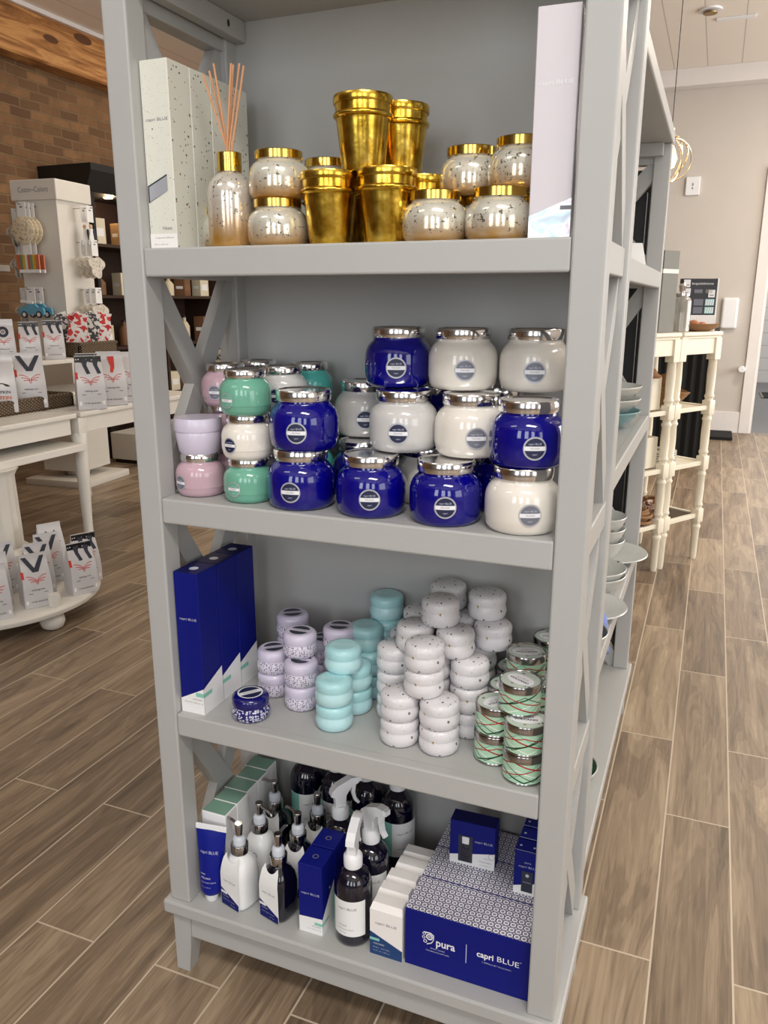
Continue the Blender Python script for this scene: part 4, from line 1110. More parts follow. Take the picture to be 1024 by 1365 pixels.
# gold ring pendant
m = MB(); zc = 2.12
m.tube([(0, 0, zc + .17), (0, 0, 3.40)], .0025, INK, 8); cord = m.build('cord')
rg = []
for k, (tx, tz, r) in enumerate(((.2, .0, .125), (1.1, .5, .13), (2.2, -.35, .125), (.7, 1.0, .12))):
    X = Matrix.Translation((0, 0, zc)) @ Matrix.Rotation(tx, 4, 'Z') @ Matrix.Rotation(PI / 2 + tz * .5, 4, 'X')
    rg.append(('ring', MB().tube([(r * math.cos(2 * PI * i / 40), r * math.sin(2 * PI * i / 40), 0) for i in range(40)], .0042, flat('champagne_metal', (226, 210, 176), .25, 1.0), 8, False, True, X).build('ring')))
bulb = MB().lathe([(0, zc - .06), (.03, zc - .045), (.045, zc), (.03, zc + .05), (.016, zc + .08), (.016, zc + .17), (0, zc + .17)], flat('lit_bulb', (255, 214, 150), .3, emit=lin((255, 206, 140)), estr=3), 20).build('bulb')
thing('ring_pendant', (.53, 4.35, 0), 'gold pendant lamp of crossed rings hanging right of the rear bookcase', 'pendant lamp', [('cord', cord), ('bulb', bulb)] + rg)

# ------------------------------------------------------------------ black cabinet, black counter, white tier stands at the back right
m = MB(); m.box((0, 0, 0), (.62, .5, 1.66), BLACK, .006); b = m.build('carcass'); m = MB()
for x0 in (.012, .315): m.box((x0, -.018, .1), (x0 + .293, 0, 1.6), BLACK, .004)
thing('black_cabinet', (.06, 1.47, 0), 'tall black cabinet showing dark through the open end of the rear bookcase', 'cabinet', [('carcass', b), ('door', m.build('door'))])
m = MB(); vs, fs, n = [], [], 220
for i in range(n):
    x = -1.2 + 2.12 * i / (n - 1); yy = .012 * math.sin(i * .9); vs += [(x, yy, .0), (x, yy, 1.05)]
for i in range(n - 1): fs.append([2 * i, 2 * i + 2, 2 * i + 3, 2 * i + 1])
m.add(vs, fs, PLEAT, True); sk = m.build('pleated_skirt'); m = MB(); m.box((-1.2, .0, 1.05), (.92, .7, 1.08), BLACKC, .004); tp_ = m.build('tabletop')
m = MB(); m.box((.89, .01, 0), (.92, .7, 1.05), BLACKC); m.box((-1.2, .66, 0), (.9, .7, 1.05), BLACKC)
thing('draped_table', (0, 5.9, 0), 'long table with a black pleated skirt behind the cream tiered stands', 'table', [('tabletop', tp_), ('pleated_skirt', sk), ('end_drape', m.build('end_drape'))])

def turned_leg(h, ws):
    m = MB(); z0 = 0
    for z in ws:                       # square blocks where the shelves join
        m.box((-.023, -.023, z - .035), (.023, .023, z + .035), CREAMP, .003)
    segs = [0] + [w for w in ws] + [h]
    for i in range(len(segs) - 1):
        a = segs[i] + (.035 if i else 0); b = segs[i + 1] - (.035 if i < len(segs) - 2 else 0)
        if i == 0: m.lathe([(0, a), (.015, a), (.0175, a + .02), (.0195, b - .04), (.0235, b - .03), (.0235, b - .02), (.019, b - .014), (.021, b)], CREAMP, 20)
        else: m.lathe([(.021, a), (.019, a + .010), (.0235, a + .016), (.0235, a + .024), (.0195, a + .032), (.0215, (a + b) / 2), (.0195, b - .035), (.0235, b - .027), (.0235, b - .019), (.019, b - .012), (.021, b)], CREAMP, 20)
    return m.build('leg')
SW = .335
def stand_parts(L):
    H = 1.16; ws = (.235, .51, .79); r = SW
    leg = cached('tleg', lambda: turned_leg(H - .095, ws))
    m = MB(); m.box((-.019, -.03, H - .02), (L + .019, r + .03, H), CREAMP, .006); m.box((-.017, -.022, H - .032), (L + .017, r + .022, H - .02), CREAMP, .004); tp = m.build('tabletop')
    m = MB(); m.box((-.015, -.015, H - .105), (L + .015, 0, H - .03), CREAMP, .002); m.box((-.015, r, H - .105), (L + .015, r + .015, H - .03), CREAMP, .002); m.box((-.015, 0, H - .105), (0, r, H - .03), CREAMP, .002); m.box((L, 0, H - .105), (L + .015, r, H - .03), CREAMP, .002)
    for x in (0, L):
        for y in (0, r): m.box((x - .024, y - .024, H - .135), (x + .024, y + .024, H - .03), CREAMP, .002)
    ap = m.build('apron')
    out = [('tabletop', tp), ('apron', ap)]
    for z in ws:
        m = MB()
        for y in (0, r): m.box((0, y - .010, z - .011), (L, y + .010, z + .011), CREAMP, .002)
        for x in (0, L): m.box((x - .010, 0, z - .011), (x + .010, r, z + .011), CREAMP, .002)
        m.box((.010, .010, z - .006), (L - .010, r - .010, z + .004), WICKER if z < .3 else CREAMP)
        out.append(('shelf', m.build('shelf')))
    return out, leg
ANG = math.atan2(.279, .172)
dv = Vector((math.cos(ANG), math.sin(ANG))); nv_ = Vector((-dv.y, dv.x))
def tier_stand(x, y, L, label):
    pts, leg = stand_parts(L)
    e = thing('tiered_stand', (x, y, 0), label, 'stand', pts, ANG, 'cream tiered stands')
    for lx in (0, L):
        for ly in (0, SW): link('leg', leg, e).location = (lx, ly, 0)
    return e
A0 = Vector((.738, 2.985)); 
tier_stand(A0.x, A0.y, .285, 'cream tiered stand with turned legs, the right one, under the black sign')
B0 = Vector((.722, 2.952)) - dv * .335
tier_stand(B0.x, B0.y, .315, 'cream tiered stand with turned legs, the left one, half hidden by the rear bookcase')
def sp(base, a, b, z): q = base + dv * a + nv_ * b; return (q.x, q.y, z)
# on the stands
m = MB(); m.box((0, 0, 0), (.115, .10, .36), GRAYCARD, .002); b = m.build('carton'); m = MB(); m.box((-.0005, -.0005, .262), (.1155, .1005, .280), CREAMP); 
thing('tall_gift_box', sp(B0, .215, .02, 1.16), 'tall gray box with a cream band on the left tiered stand', 'box', [('carton', b), ('band', m.build('band'))], ANG)
m = MB(); m.lathe([(0, .002), (.043, 0), (.046, .003), (.046, .14), (.040, .155), (.030, .16), (.030, .165), (0, .165)], flat('clear_jar_glass', (214, 210, 200), .08, 0, .6, trans=.55), 28); b = m.build('jar'); m = MB(); m.lathe([(0, .165), (.036, .165), (.036, .175), (.012, .185), (.018, .21), (.012, .22), (0, .222)], SILVER, 24)
thing('glass_jar', sp(A0, .060, .055, 1.16), 'clear glass jar with silver stopper beside the black sign', 'jar', [('jar', b), ('lid', m.build('lid'))])
m = MB(); m.box((0, 0, 0), (.175, .05, .075), WHITE, .002); base_ = m.build('stand_base')
m = MB(); m.box((0, .01, .075), (.175, .045, .245), DARKG, .002); m.box((.170, .009, 0), (.178, .052, .247), WHITE); bd = m.build('backboard')
m = MB(); f = front(.0095); f2 = front(.0091); m.text('inquisitions', .016, WHITEINK, f, .105, dx=.098, dy=.222)
for u, v in ((.006, .205), (.010, .165), (.130, .158)): decal(m, rect(u, v, u + .032, v + .035), WHITEINK, f); decal(m, rect(u + .006, v + .008, u + .026, v + .012), GRAYINK, f2)
for v in (.120, .083):
    decal(m, rect(.006, v, .050, v + .030), AQUALID, f); decal(m, rect(.062, v, .108, v + .030), LABELGRAY, f); decal(m, rect(.118, v, .162, v + .030), AQUALID, f)
    for k in range(4): decal(m, [(.008 + k * .011, v + .002), (.013 + k * .011, v + .002), (.017 + k * .011, v + .027), (.012 + k * .011, v + .027)], WHITEINK, f2); decal(m, [(.120 + k * .011, v + .002), (.125 + k * .011, v + .002), (.129 + k * .011, v + .027), (.124 + k * .011, v + .027)], WHITEINK, f2)
decal(m, rect(.06, .178, .100, .195), LABELGRAY, f); decal(m, rect(.115, .178, .150, .195), GRAYCARD, f)
thing('sign_stand', sp(A0, .130, .10, 1.16), 'black countertop sign rack with white cards and blue patterned packets', 'sign', [('stand_base', base_), ('backboard', bd), ('printing', m.build('printing'))], .42)
m = MB(); m.lathe([(0, .004), (.05, 0), (.085, .012), (.11, .035), (.105, .036), (.08, .018), (0, .010)], BASKET, 32, Matrix.Diagonal((1.1, .62, 1, 1))); b = m.build('bowl')
its = []
for k in range(6): m = MB(); m.lathe([(0, 0), (.018, .004), (.022, .012), (.016, .022), (0, .026)], flat('dried_petal', (196, 132, 96), .8), 14, Matrix.Translation((-.06 + .024 * k, .012 * math.sin(k * 2), .022 + .006 * math.cos(k))) @ Matrix.Rotation(.5 * k, 4, 'X')); its.append(('petal', m.build('petal')))
thing('potpourri_bowl', sp(A0, .205, .035, 1.16), 'brown shallow dish of pale dried petals in front of the black sign', 'bowl', [('bowl', b)] + its, ANG)
m = MB(); m.box((0, 0, 0), (.09, .09, .155), CREAMP, .004); b = m.build('canister'); m = MB(); m.lathe([(0, .155), (.045, .155), (.048, .165), (.03, .175), (.02, .195), (0, .2)], KRAFT, 20); 
thing('gift_canister', sp(B0, .205, .03, .802), 'cream square canister with a brown bow on the upper rung of the left tiered stand', 'canister', [('canister', b), ('bow', m.build('bow'))], ANG)
m = MB(); m.box((0, 0, 0), (.09, .13, .15), CREAMP, .004); thing('cream_box', sp(B0, .215, .03, .522), 'plain cream box on the middle rung of the left tiered stand', 'box', [('carton', m.build('carton'))], ANG)
m = MB()
for k in range(5): m.lathe([(.5 * .085, .002 + .012 * k), (.085, .012 * k), (.085, .008 + .012 * k), (.05, .010 + .012 * k), (.05, .002 + .012 * k)], STONEW, 28)
thing('trivet_pile', sp(A0, .13, .15, .515), 'pile of white round coasters on the middle rung of the right tiered stand', 'coasters', [('coasters', m.build('coasters'))])
m = MB(); m.lathe([(0, .002), (.05, 0), (.06, .006), (.085, .05), (.105, .09), (.100, .092), (.075, .05), (0, .012)], BASKET, 24, Matrix.Rotation(.25, 4, 'Y'), True, lambda a: 1 + .06 * math.sin(6 * a)); b = m.build('basket'); m = MB(); m.lathe([(0, .06), (.035, .065), (.045, .09), (.03, .13), (.012, .15), (0, .152)], KRAFT, 18)
thing('straw_basket', sp(A0, .105, .14, .802), 'small brown straw basket with a cork ball on the right tiered stand', 'basket', [('basket', b), ('cork_ball', m.build('cork_ball'))])
for k, (bb_, a, bz, mm, lb) in enumerate(((A0, .06, .10, REDBEAD, 'coil of red and cream cord on the lowest rung of the right tiered stand'), (A0, .14, .17, BASKET, 'coil of brown cord on the lowest rung behind the red one'), (B0, .24, .06, BASKET, 'coil of brown cord on the lowest rung of the left tiered stand'))):
    m = MB(); pts = []
    for i in range(150):
        t = i / 149; an = t * 2 * PI * 6; r_ = .05 + .012 * math.sin(an * .31); pts.append((r_ * math.cos(an), r_ * 1.2 * math.sin(an), .009 + .060 * t + .003 * math.sin(an * 1.7)))
    m.tube(pts, .0085, mm, 8); thing('cord_coil', sp(bb_, a, bz, .243), lb, 'cord', [('coil', m.build('coil'))])
m = MB(); m.box((-.035, -.004, 0), (.035, .004, .14), flat('teal_packet_film', (40, 140, 140), .4), .003); thing('teal_packet', sp(B0, .23, .15, .243), 'teal packet leaning on the lowest rung of the left tiered stand', 'packet', [('packet', m.build('packet'))], 0, None, (-.3, .2, ANG))

# ------------------------------------------------------------------ left side of the shop
# pedestal table with a round footed base
TCX, TCY, TRD = -1.865, 1.285, .43
m = MB(); m.lathe([(0, .075), (TRD - .02, .075), (TRD - .004, .080), (TRD, .088), (TRD, .098), (TRD - .008, .105), (0, .105)], WHITEP, 72, Matrix.Translation((TCX, TCY, 0))); tr = m.build('round_base')
fts = []
for k in range(5):
    an = -.12 + 2 * PI * k / 5; x, y = TCX + (TRD - .075) * math.cos(an), TCY + (TRD - .075) * math.sin(an)
    m = MB(); m.lathe([(0, 0), (.024, .001), (.042, .012), (.050, .034), (.046, .056), (.034, .070), (.026, .0755), (0, .0755)], WHITEP, 28, Matrix.Translation((x, y, 0))); fts.append(('ball_foot', m.build('ball_foot')))
m = MB(); cxx, cyy = -2.09, 1.51
flute = lambda a: 1 - .045 * abs(math.sin(a * 9))
m.lathe([(0, .104), (.175, .104), (.178, .125), (.165, .140), (.150, .150), (.158, .168), (.160, .186), (.146, .198), (.128, .206)], WHITEP, 72, Matrix.Translation((cxx, cyy, 0)))
m.lathe([(.128, .204), (.128, .215), (.120, .535), (.13, .555), (.14, .568), (0, .568)], WHITEP, 144, Matrix.Translation((cxx, cyy, 0)), True, flute); cm = m.build('fluted_column')
m = MB(); m.box((-2.86, .72, .568), (-2.0, 2.05, .604), WHITEP, .004); m.box((-2.5, 1.2, .604), (-2.42, 1.7, .645), WHITEP); sl = m.build('support_slab')
m = MB(); m.box((-3.02, .60, .727), (-2.045, 2.06, .752), WHITEP, .006); m.box((-3.0, .62, .645), (-2.075, 2.04, .727), WHITEP, .002); tt = m.build('tabletop')
m = MB(); m.lathe([(0, 0), (.020, 0), (.022, .003), (.024, .008), (.024, .040), (.022, .045), (.0225, .050), (0, .052)], WHITEP, 24, Matrix.Translation((TCX + (TRD - .05) * math.cos(-.12), TCY + (TRD - .05) * math.sin(-.12), .1045))); sp_ = m.build('stub_post')
thing('pedestal_table', (0, 0, 0), 'white pedestal table with fluted column and round base on ball feet at the left edge', 'table', [('round_base', tr), ('fluted_column', cm), ('support_slab', sl), ('tabletop', tt), ('stub_post', sp_)] + fts)
# second table with cabriole legs
m = MB(); m.box((-3.02, 2.085, .727), (-2.045, 3.12, .752), WHITEP, .006); t1 = m.build('tabletop')
m = MB(); m.box((-2.985, 2.12, .635), (-2.085, 2.14, .727), WHITEP, .002); m.box((-2.985, 3.06, .635), (-2.085, 3.08, .727), WHITEP, .002); m.box((-2.085, 2.14, .645), (-2.068, 3.06, .727), WHITEP, .002); m.box((-2.985, 2.14, .645), (-2.968, 3.06, .727), WHITEP, .002); t2 = m.build('apron')
lg = []
for x, y, sx, sy in ((-2.095, 2.115, 1, -1), (-2.095, 3.075, 1, 1), (-2.965, 2.115, -1, -1), (-2.965, 3.075, -1, 1)):
    m = MB(); m.box((x - .032, y - .032, .615), (x + .032, y + .032, .727), WHITEP, .004)
    pts, rad = [], []
    for i in range(24):
        t = i / 23; z = .635 * (1 - t); off = .055 * math.sin(t * PI * .9) * (1 - t) * 1.6 - .03 * math.sin(t * PI) + .055 * t ** 6
        pts.append((x + sx * off, y + sy * off, max(z, .012))); rad.append(.040 - .022 * t + .012 * t ** 8)
    m.tube(pts, rad, WHITEP, 14); lg.append(('cabriole_leg', m.build('cabriole_leg')))
thing('side_table', (0, 0, 0), 'white table with curved cabriole legs behind the pedestal table', 'table', [('tabletop', t1), ('apron', t2)] + lg)

# bags of mix
def wings(m, f, s, dz):
    for sx in (-1, 1):
        for (u0, v0, u1, v1, u2_, v2_) in ((.001, .0, .022, .020, .040, .017), (.001, -.003, .022, .008, .034, .005), (.001, -.006, .018, -.002, .026, -.006)):
            pts = [( (1 - t) ** 2 * u0 + 2 * t * (1 - t) * u1 + t * t * u2_, (1 - t) ** 2 * v0 + 2 * t * (1 - t) * v1 + t * t * v2_) for t in [i / 6 for i in range(7)]]
            for a, b in zip(pts[:-1], pts[1:]):
                w = .0014; vs = [f(sx * s * a[0], dz + s * a[1] - w), f(sx * s * b[0], dz + s * b[1] - w), f(sx * s * b[0], dz + s * b[1] + w), f(sx * s * a[0], dz + s * a[1] + w)]
                m.add(vs, [[0, 1, 2, 3]], REDINK)
    for sx in (-1, 1): decal(m, [(sx * .001, dz), (sx * .005 * s, dz - .012 * s), (0, dz - .020 * s), (sx * .002, dz - .012 * s)], REDINK, f)
def bag_parts(key, film, motif):
    def mk():
        W, D, H = .118, .082, .235
        m = MB(); vs, fs = [], []
        prof = [(0, 1, 1), (.01, 1.02, 1.06), (.25, 1.03, 1.12), (.5, 1.0, 1.0), (.7, .97, .62), (.86, .95, .22), (.90, .95, .08), (1, .95, .05)]
        n = 7; rg = []
        for t, kw, kd in prof:
            row = []
            for i in range(n): u = i / (n - 1) * 2 - 1; row.append((u * W / 2 * kw, -D / 2 * kd * (1 + .10 * (1 - u * u)), t * H))
            row.append((W / 2 * kw * (.93 if 0 < t < .8 else 1), 0, t * H))
            for i in range(n): u = 1 - i / (n - 1) * 2; row.append((u * W / 2 * kw, D / 2 * kd * (1 + .10 * (1 - u * u)), t * H))
            row.append((-W / 2 * kw * (.93 if 0 < t < .8 else 1), 0, t * H)); rg.append(row)
        k = len(rg[0])
        for r in rg: vs += r
        for a in range(len(rg) - 1):
            for i in range(k): j = (i + 1) % k; fs.append([a * k + i, a * k + j, (a + 1) * k + j, (a + 1) * k + i])
        fs += [list(range(k))[::-1], list(range((len(rg) - 1) * k, len(rg) * k))]
        m.add(vs, fs, film, True); out = [('bag', m.build('bag'))]
        def f(u, v, e=.0012):
            t = v / H
            for (t0, w0, d0), (t1, w1, d1) in zip(prof[:-1], prof[1:]):
                if t0 <= t <= t1: q = (t - t0) / (t1 - t0); d = d0 + (d1 - d0) * q; w = w0 + (w1 - w0) * q; break
            uu = max(-1, min(1, u / (W / 2 * w))); return (u, -D / 2 * d * (1 + .10 * (1 - uu * uu)) - e, v)
        m = MB()
        if motif == 'pumpkin':
            m.text('PUMPKIN', .017, INK, f, .072, .01, dy=.085); m.text('MUFFIN', .020, ORANGEINK, f, .076, .015, dy=.062); decal(m, [(-.04, .108), (.04, .108), (.03, .116), (.012, .122), (-.012, .124), (-.03, .116)], DARKWOOD, f)
            m.text('gourmet mix', .009, GRAYINK, f, .05, dy=.04)
        else:
            wings(m, f, 1.05, .125); m.text('baking mix', .009, INK, f, .055, .01, dy=.083)
            decal(m, rect(-.04, .066, .04, .069), GRAYINK, f); decal(m, rect(-.055, .020, .055, .038), WHITE, f); m.text('THE BAKER', .008, INK, lambda u, v: f(u, v, .0016), .07, dy=.029)
        decal(m, rect(-.062, .135, -.050, .165), REDINK, f)
        if motif == 'boots':
            for u in (-.030, .016): decal(m, [(u, .225), (u + .026, .225), (u + .022, .192), (u + .034, .158), (u + .018, .156), (u + .006, .190)], INK, f)
            g = lambda u, v: f(u, v, .0018); decal(m, rect(-.056, .206, .056, .232), BLKDOT, g)
        if motif == 'stocking': decal(m, [(-.014, .222), (.016, .222), (.014, .175), (.004, .150), (-.008, .152), (-.004, .178)], REDINK, f)
        if motif == 'wreath':
            ring(m, .014, .030, INK, lambda u, v: f(u, v + .178)); ring(m, .004, .008, INK, lambda u, v: f(u, v + .178), 12)
        if motif == 'vee': decal(m, [(-.05, .222), (-.030, .222), (-.002, .175), (.028, .222), (.046, .222), (.012, .158), (-.012, .158)], INK, f)
        if motif == 'butterfly':
            for sx in (-1, 1): decal(m, [(0, .182), (sx * .022, .200), (sx * .026, .184), (sx * .012, .178), (sx * .022, .168), (sx * .014, .160), (0, .174)], INK, f)
        out.append(('printing', m.build('printing')))
        return out
    return cached(key, mk)
def bag(x, y, z, rz, motif, label, film=None, sc=1.0, tilt=0):
    e = thing('mix_bag', (x, y, z), label, 'bag', bag_parts('bag' + motif, film or BAGW, motif), rz, 'white mix bags', (tilt, 0, rz))
    e.scale = (sc,) * 3
ZB_ = .105
for x, y, rz, mo, lb in ((-1.505, 1.415, 1.15, 'boots', 'white bag with spotted top band at the right rim of the round base'), (-1.585, 1.53, 1.1, 'boots', 'white bag with spotted top band just behind the rim one'), (-1.565, 1.225, 1.05, 'vee', 'white bag with dark vee print, second along the rim of the round base'), (-1.665, 1.345, 1.0, 'vee', 'white bag with dark vee print in the second row of the round base'),
                         (-1.605, 1.055, 1.0, 'butterfly', 'white bag with dark butterfly print at the front rim of the round base'), (-1.715, 1.165, .95, 'butterfly', 'white bag with dark butterfly print in the second row of the round base'), (-1.725, .985, .95, 'butterfly', 'white bag cut by the left edge of the photo on the round base'),
                         (-1.735, 1.47, 1.05, 'vee', 'white bag with dark vee print in the third row of the round base'), (-1.805, 1.285, 1.0, 'vee', 'white bag nearest the column on the right of the round base'), (-1.845, 1.60, 1.1, 'butterfly', 'white bag at the back of the round base beyond the column'), (-1.83, 1.09, .9, 'butterfly', 'white bag beside the column at the left of the round base')):
    bag(x, y, ZB_, rz, mo, lb, sc=.92)
for i, (x, y, rz, mo, lb) in enumerate(((-2.105, 2.235, .85, 'boots', 'white bag with spotted top band at the near corner of the side table'), (-2.115, 2.415, .85, 'stocking', 'white winged bag with a red stocking print, second along the side table edge'), (-2.12, 2.59, .85, 'plain', 'white winged bag third along the side table edge, behind the bookcase post'),
                                        (-2.235, 2.385, .8, 'boots', 'white bag with spotted top band behind the near corner bag on the side table'), (-2.25, 2.56, .8, 'plain', 'white winged bag in the second row of the side table'))):
    bag(x, y, .752, rz, mo, lb, sc=1.16)
def wicker_tray(w, d, h):
    m = MB(); m.box((-w / 2, -d / 2, 0), (w / 2, d / 2, .012), WICKER, .003)
    for a, b in (((-w / 2, -d / 2, .0), (w / 2, -d / 2 + .02, h)), ((-w / 2, d / 2 - .02, 0), (w / 2, d / 2, h)), ((-w / 2, -d / 2, 0), (-w / 2 + .02, d / 2, h)), ((w / 2 - .02, -d / 2, 0), (w / 2, d / 2, h))): m.box(a, b, WICKER, .006)
    m.tube([(-w / 2 + .01, -d / 2 + .01, h), (w / 2 - .01, -d / 2 + .01, h), (w / 2 - .01, d / 2 - .01, h), (-w / 2 + .01, d / 2 - .01, h)], .014, WICKER, 10, False, True); return m.build('basket')
thing('wicker_basket', (-2.42, 1.92, .752), 'low gray wicker basket of mix bags spanning the two white tables', 'basket', [('basket', wicker_tray(.74, .30, .060))], PI / 2)
for i, (x, y, rz, mo, lb) in enumerate(((-2.345, 1.70, .8, 'pumpkin', 'pale bag cut by the left photo edge, in the wicker basket'), (-2.345, 1.885, .8, 'pumpkin', 'pale bag lettered pumpkin muffin in the wicker basket'), (-2.345, 2.075, .85, 'vee', 'white bag with dark vee print at the right of the wicker basket'), (-2.46, 2.19, .85, 'plain', 'white winged bag behind the vee print bag at the basket end'),
                                        (-2.475, 1.80, .8, 'plain', 'white winged bag at the back of the basket behind the pumpkin bags'))):
    bag(x, y, .766, rz, mo, lb, sc=1.18 if i < 3 else 1.12)
m = MB(); m.box((-2.98, 1.55, .753), (-2.60, 3.11, .775), WHITEP, .003); m.box((-2.98, 1.55, .945), (-2.60, 3.11, .967), WHITEP, .003)
for y in (1.55, 2.30, 3.09): m.box((-2.97, y, .775), (-2.61, y + .02, .945), WHITEP)
thing('riser_shelf', (0, 0, 0), 'low white riser on the tables carrying the back row of bags', 'riser', [('riser', m.build('riser'))])
for i, (y, mo, lb) in enumerate(((1.72, 'butterfly', 'white bag with butterfly print on the riser, cut by the left photo edge'), (1.90, 'butterfly', 'white bag with butterfly print on the riser, second from the left'), (2.08, 'butterfly', 'white bag with butterfly print on the riser, third from the left'), (2.26, 'wreath', 'pale bag with a dark round wreath print on the riser'), (2.44, 'boots', 'white bag with spotted top band on the riser, right of the wreath bag'), (2.62, 'boots', 'white bag with spotted top band on the riser, below the red packets'))):
    bag(-2.69, y, .967, .82, mo, lb, sc=.92 + .02 * (i % 2))
for i, (y, lb) in enumerate(((1.8, 'white winged bag in the rear row of the riser, leftmost'), (2.0, 'white winged bag in the rear row of the riser, second'), (2.2, 'white winged bag in the rear row of the riser, third'), (2.4, 'white winged bag in the rear row of the riser, fourth'))):
    bag(-2.84, y, .967, .82, 'plain', lb, sc=.98)
# basket of red and white packets
thing('wicker_basket', (-2.74, 2.93, .967), 'brown wicker basket of red and white packets at the end of the riser', 'basket', [('basket', wicker_tray(.34, .22, .075))], PI / 2)
for i in range(6):
    m = MB(); m.prism([(-.05, 0), (.05, 0), (.054, .16), (.036, .215), (.040, .25), (-.040, .245), (-.034, .21), (-.053, .16)], -.016, .016, REDPRINT if i % 2 == 0 else PATT, 'xz')
    thing('gift_packet', (-2.72 - .045 * (i % 2), 2.80 + .054 * i, .985), ('red and white packet at the left end of the brown basket', 'gray printed packet second in the brown basket', 'red and white packet third in the brown basket', 'gray printed packet fourth in the brown basket', 'red and white packet fifth in the brown basket', 'gray printed packet at the right end of the brown basket')[i], 'packet', [('packet', m.build('packet'))], 0, 'packets in the brown basket', (-.16 + .08 * (i % 3), .26 * (-1) ** (i // 2 + i), .6 + .25 * (i % 3)))
# framed print leaning at the far left
m = MB(); w, h = .26, .34
for a, b in (((-w / 2, -.01, 0), (w / 2, .01, .02)), ((-w / 2, -.01, h - .02), (w / 2, .01, h)), ((-w / 2, -.01, 0), (-w / 2 + .02, .01, h)), ((w / 2 - .02, -.01, 0), (w / 2, .01, h))): m.box(a, b, WHITEP, .002)
b = m.build('frame'); m = MB(); m.box((-w / 2 + .018, -.002, .018), (w / 2 - .018, .004, h - .018), POSTER); 
thing('framed_print', (-2.93, 1.70, .968), 'white framed green and orange print standing at the left edge behind the bags', 'picture', [('frame', b), ('print', m.build('print'))], 0, None, (-.12, 0, .85))

# rotating display of painted ornaments
SX, SY, SRZ = -3.43, 3.50, math.radians(5)
m = MB(); s_ = .165
m.box((-s_, -s_, .10), (s_, s_, 2.0), WHITEP, .004); pan = m.build('panel_column')
m = MB(); m.box((-s_ - .018, -s_ - .018, 1.945), (s_ + .018, s_ + .018, 2.075), WHITEP, .006); hd = m.build('header')
m = MB(); m.box((-.26, -.26, 0), (.26, .26, .05), WHITEP, .006); m.lathe([(0, .05), (.10, .05), (.10, .10), (0, .10)], CHROME, 24); bs = m.build('base')
m = MB(); yk = -s_ - .0186; m.text('Coton~Colors', .05, GRAYINK, front(yk, 0, 2.010), .24); lt = m.build('lettering')
hk = []
def face_pt(face, u, out, z):   # face 0 looks along -y of the stand, face 1 along +x, face 2 -x
    return {0: (u, -s_ - out, z), 1: (s_ + out, u, z), 2: (-s_ - out, -u, z), 3: (u, s_ + out, z)}[face]
for fc in (0, 1, 2, 3):
    for z in (1.905, 1.685, 1.37): 
        m = MB(); m.tube([face_pt(fc, 0, -.004, z), face_pt(fc, 0, .17, z), face_pt(fc, 0, .18, z + .015)], .003, CHROME, 6); hk.append(('hook', m.build('hook')))
thing('display_rack', (SX, SY, 0), 'white rotating display rack of hanging painted ornaments by the brick wall', 'display rack', [('base', bs), ('panel_column', pan), ('header', hd, [('lettering', lt)])] + hk, SRZ)
RM = Matrix.Translation((SX, SY, 0)) @ Matrix.Rotation(SRZ, 4, 'Z')
def orn(face, z, depth, mesh_fn, label, key, ci=0):
    p = RM @ Vector(face_pt(face, 0, depth, z)); rz = SRZ + {0: 0, 1: PI / 2, 2: -PI / 2, 3: PI}[face]
    thing('ornament', p, label, 'ornament', cached('orn' + key, mesh_fn), rz, 'ornaments on the display rack').scale = (.8,) * 3
def card(m, h0=.0): m.box((-.042, -.002, -.115), (.042, .002, .018), WHITE, .001, seg=1); decal(m, rect(-.014, -.024, .012, -.016), INK, front(-.0023))
def o_disc():
    m = MB(); card(m); a = m.build('hang_card'); m = MB(); m.lathe([(0, -.006), (.105, -.006), (.112, 0), (.105, .006), (0, .006)], m_speck_cache('cream_enamel', (222, 208, 180)), 36, Matrix.Translation((0, -.004, -.20)) @ Matrix.Rotation(PI / 2, 4, 'X')); return [('plaque', m.build('plaque')), ('hang_card', a)]
def m_speck_cache(n, c): return cached('mat' + n, lambda: m_blotch(n, [tuple(int(v * .84) for v in c), c, tuple(min(250, int(v * 1.06)) for v in c), c], 60))
def o_stripe():
    m = MB(); card(m); a = m.build('hang_card'); m = MB(); m.box((-.115, -.010, -.235), (.115, .004, -.115), STRIPE, .006); p = m.build('plaque'); m = MB(); m.box((-.09, -.012, -.262), (.115, .002, -.234), WHITE, .004); return [('plaque', p), ('foot_strip', m.build('foot_strip')), ('hang_card', a)]
def o_car():
    m = MB(); card(m); a = m.build('hang_card'); m = MB()
    pf = [(-.125, -.20), (-.125, -.165), (-.110, -.150), (-.070, -.143), (-.045, -.118), (.035, -.118), (.062, -.145), (.110, -.150), (.122, -.170), (.122, -.205)]
    m.prism(pf, -.012, .006, flat('sky_blue_glaze', (106, 176, 206), .2, 0, .4), 'xz'); p = m.build('car_body'); out = [('car_body', p)]
    for x in (-.075, .072):
        m = MB(); m.lathe([(0, -.008), (.028, -.008), (.028, .008), (0, .008)], INK, 22, Matrix.Translation((x, -.010, -.205)) @ Matrix.Rotation(PI / 2, 4, 'X')); m.lathe([(0, .0085), (.017, .0085), (0, .009)], WHITE, 22, Matrix.Translation((x, -.010, -.205)) @ Matrix.Rotation(PI / 2, 4, 'X')); out.append(('wheel', m.build('wheel')))
    m = MB(); m.box((-.10, -.010, -.120), (.03, .002, -.096), WHITE, .008, X=Matrix.Rotation(.12, 4, 'Y')); out.append(('roof_load', m.build('roof_load'))); out.append(('hang_card', a)); return out
def o_ring():
    m = MB(); m.tube([(.045 * math.cos(2 * PI * i / 30), 0, -.17 + .045 * math.sin(2 * PI * i / 30)) for i in range(30)], .008, TEALST, 8, False, True); return [('ring', m.build('ring'))]
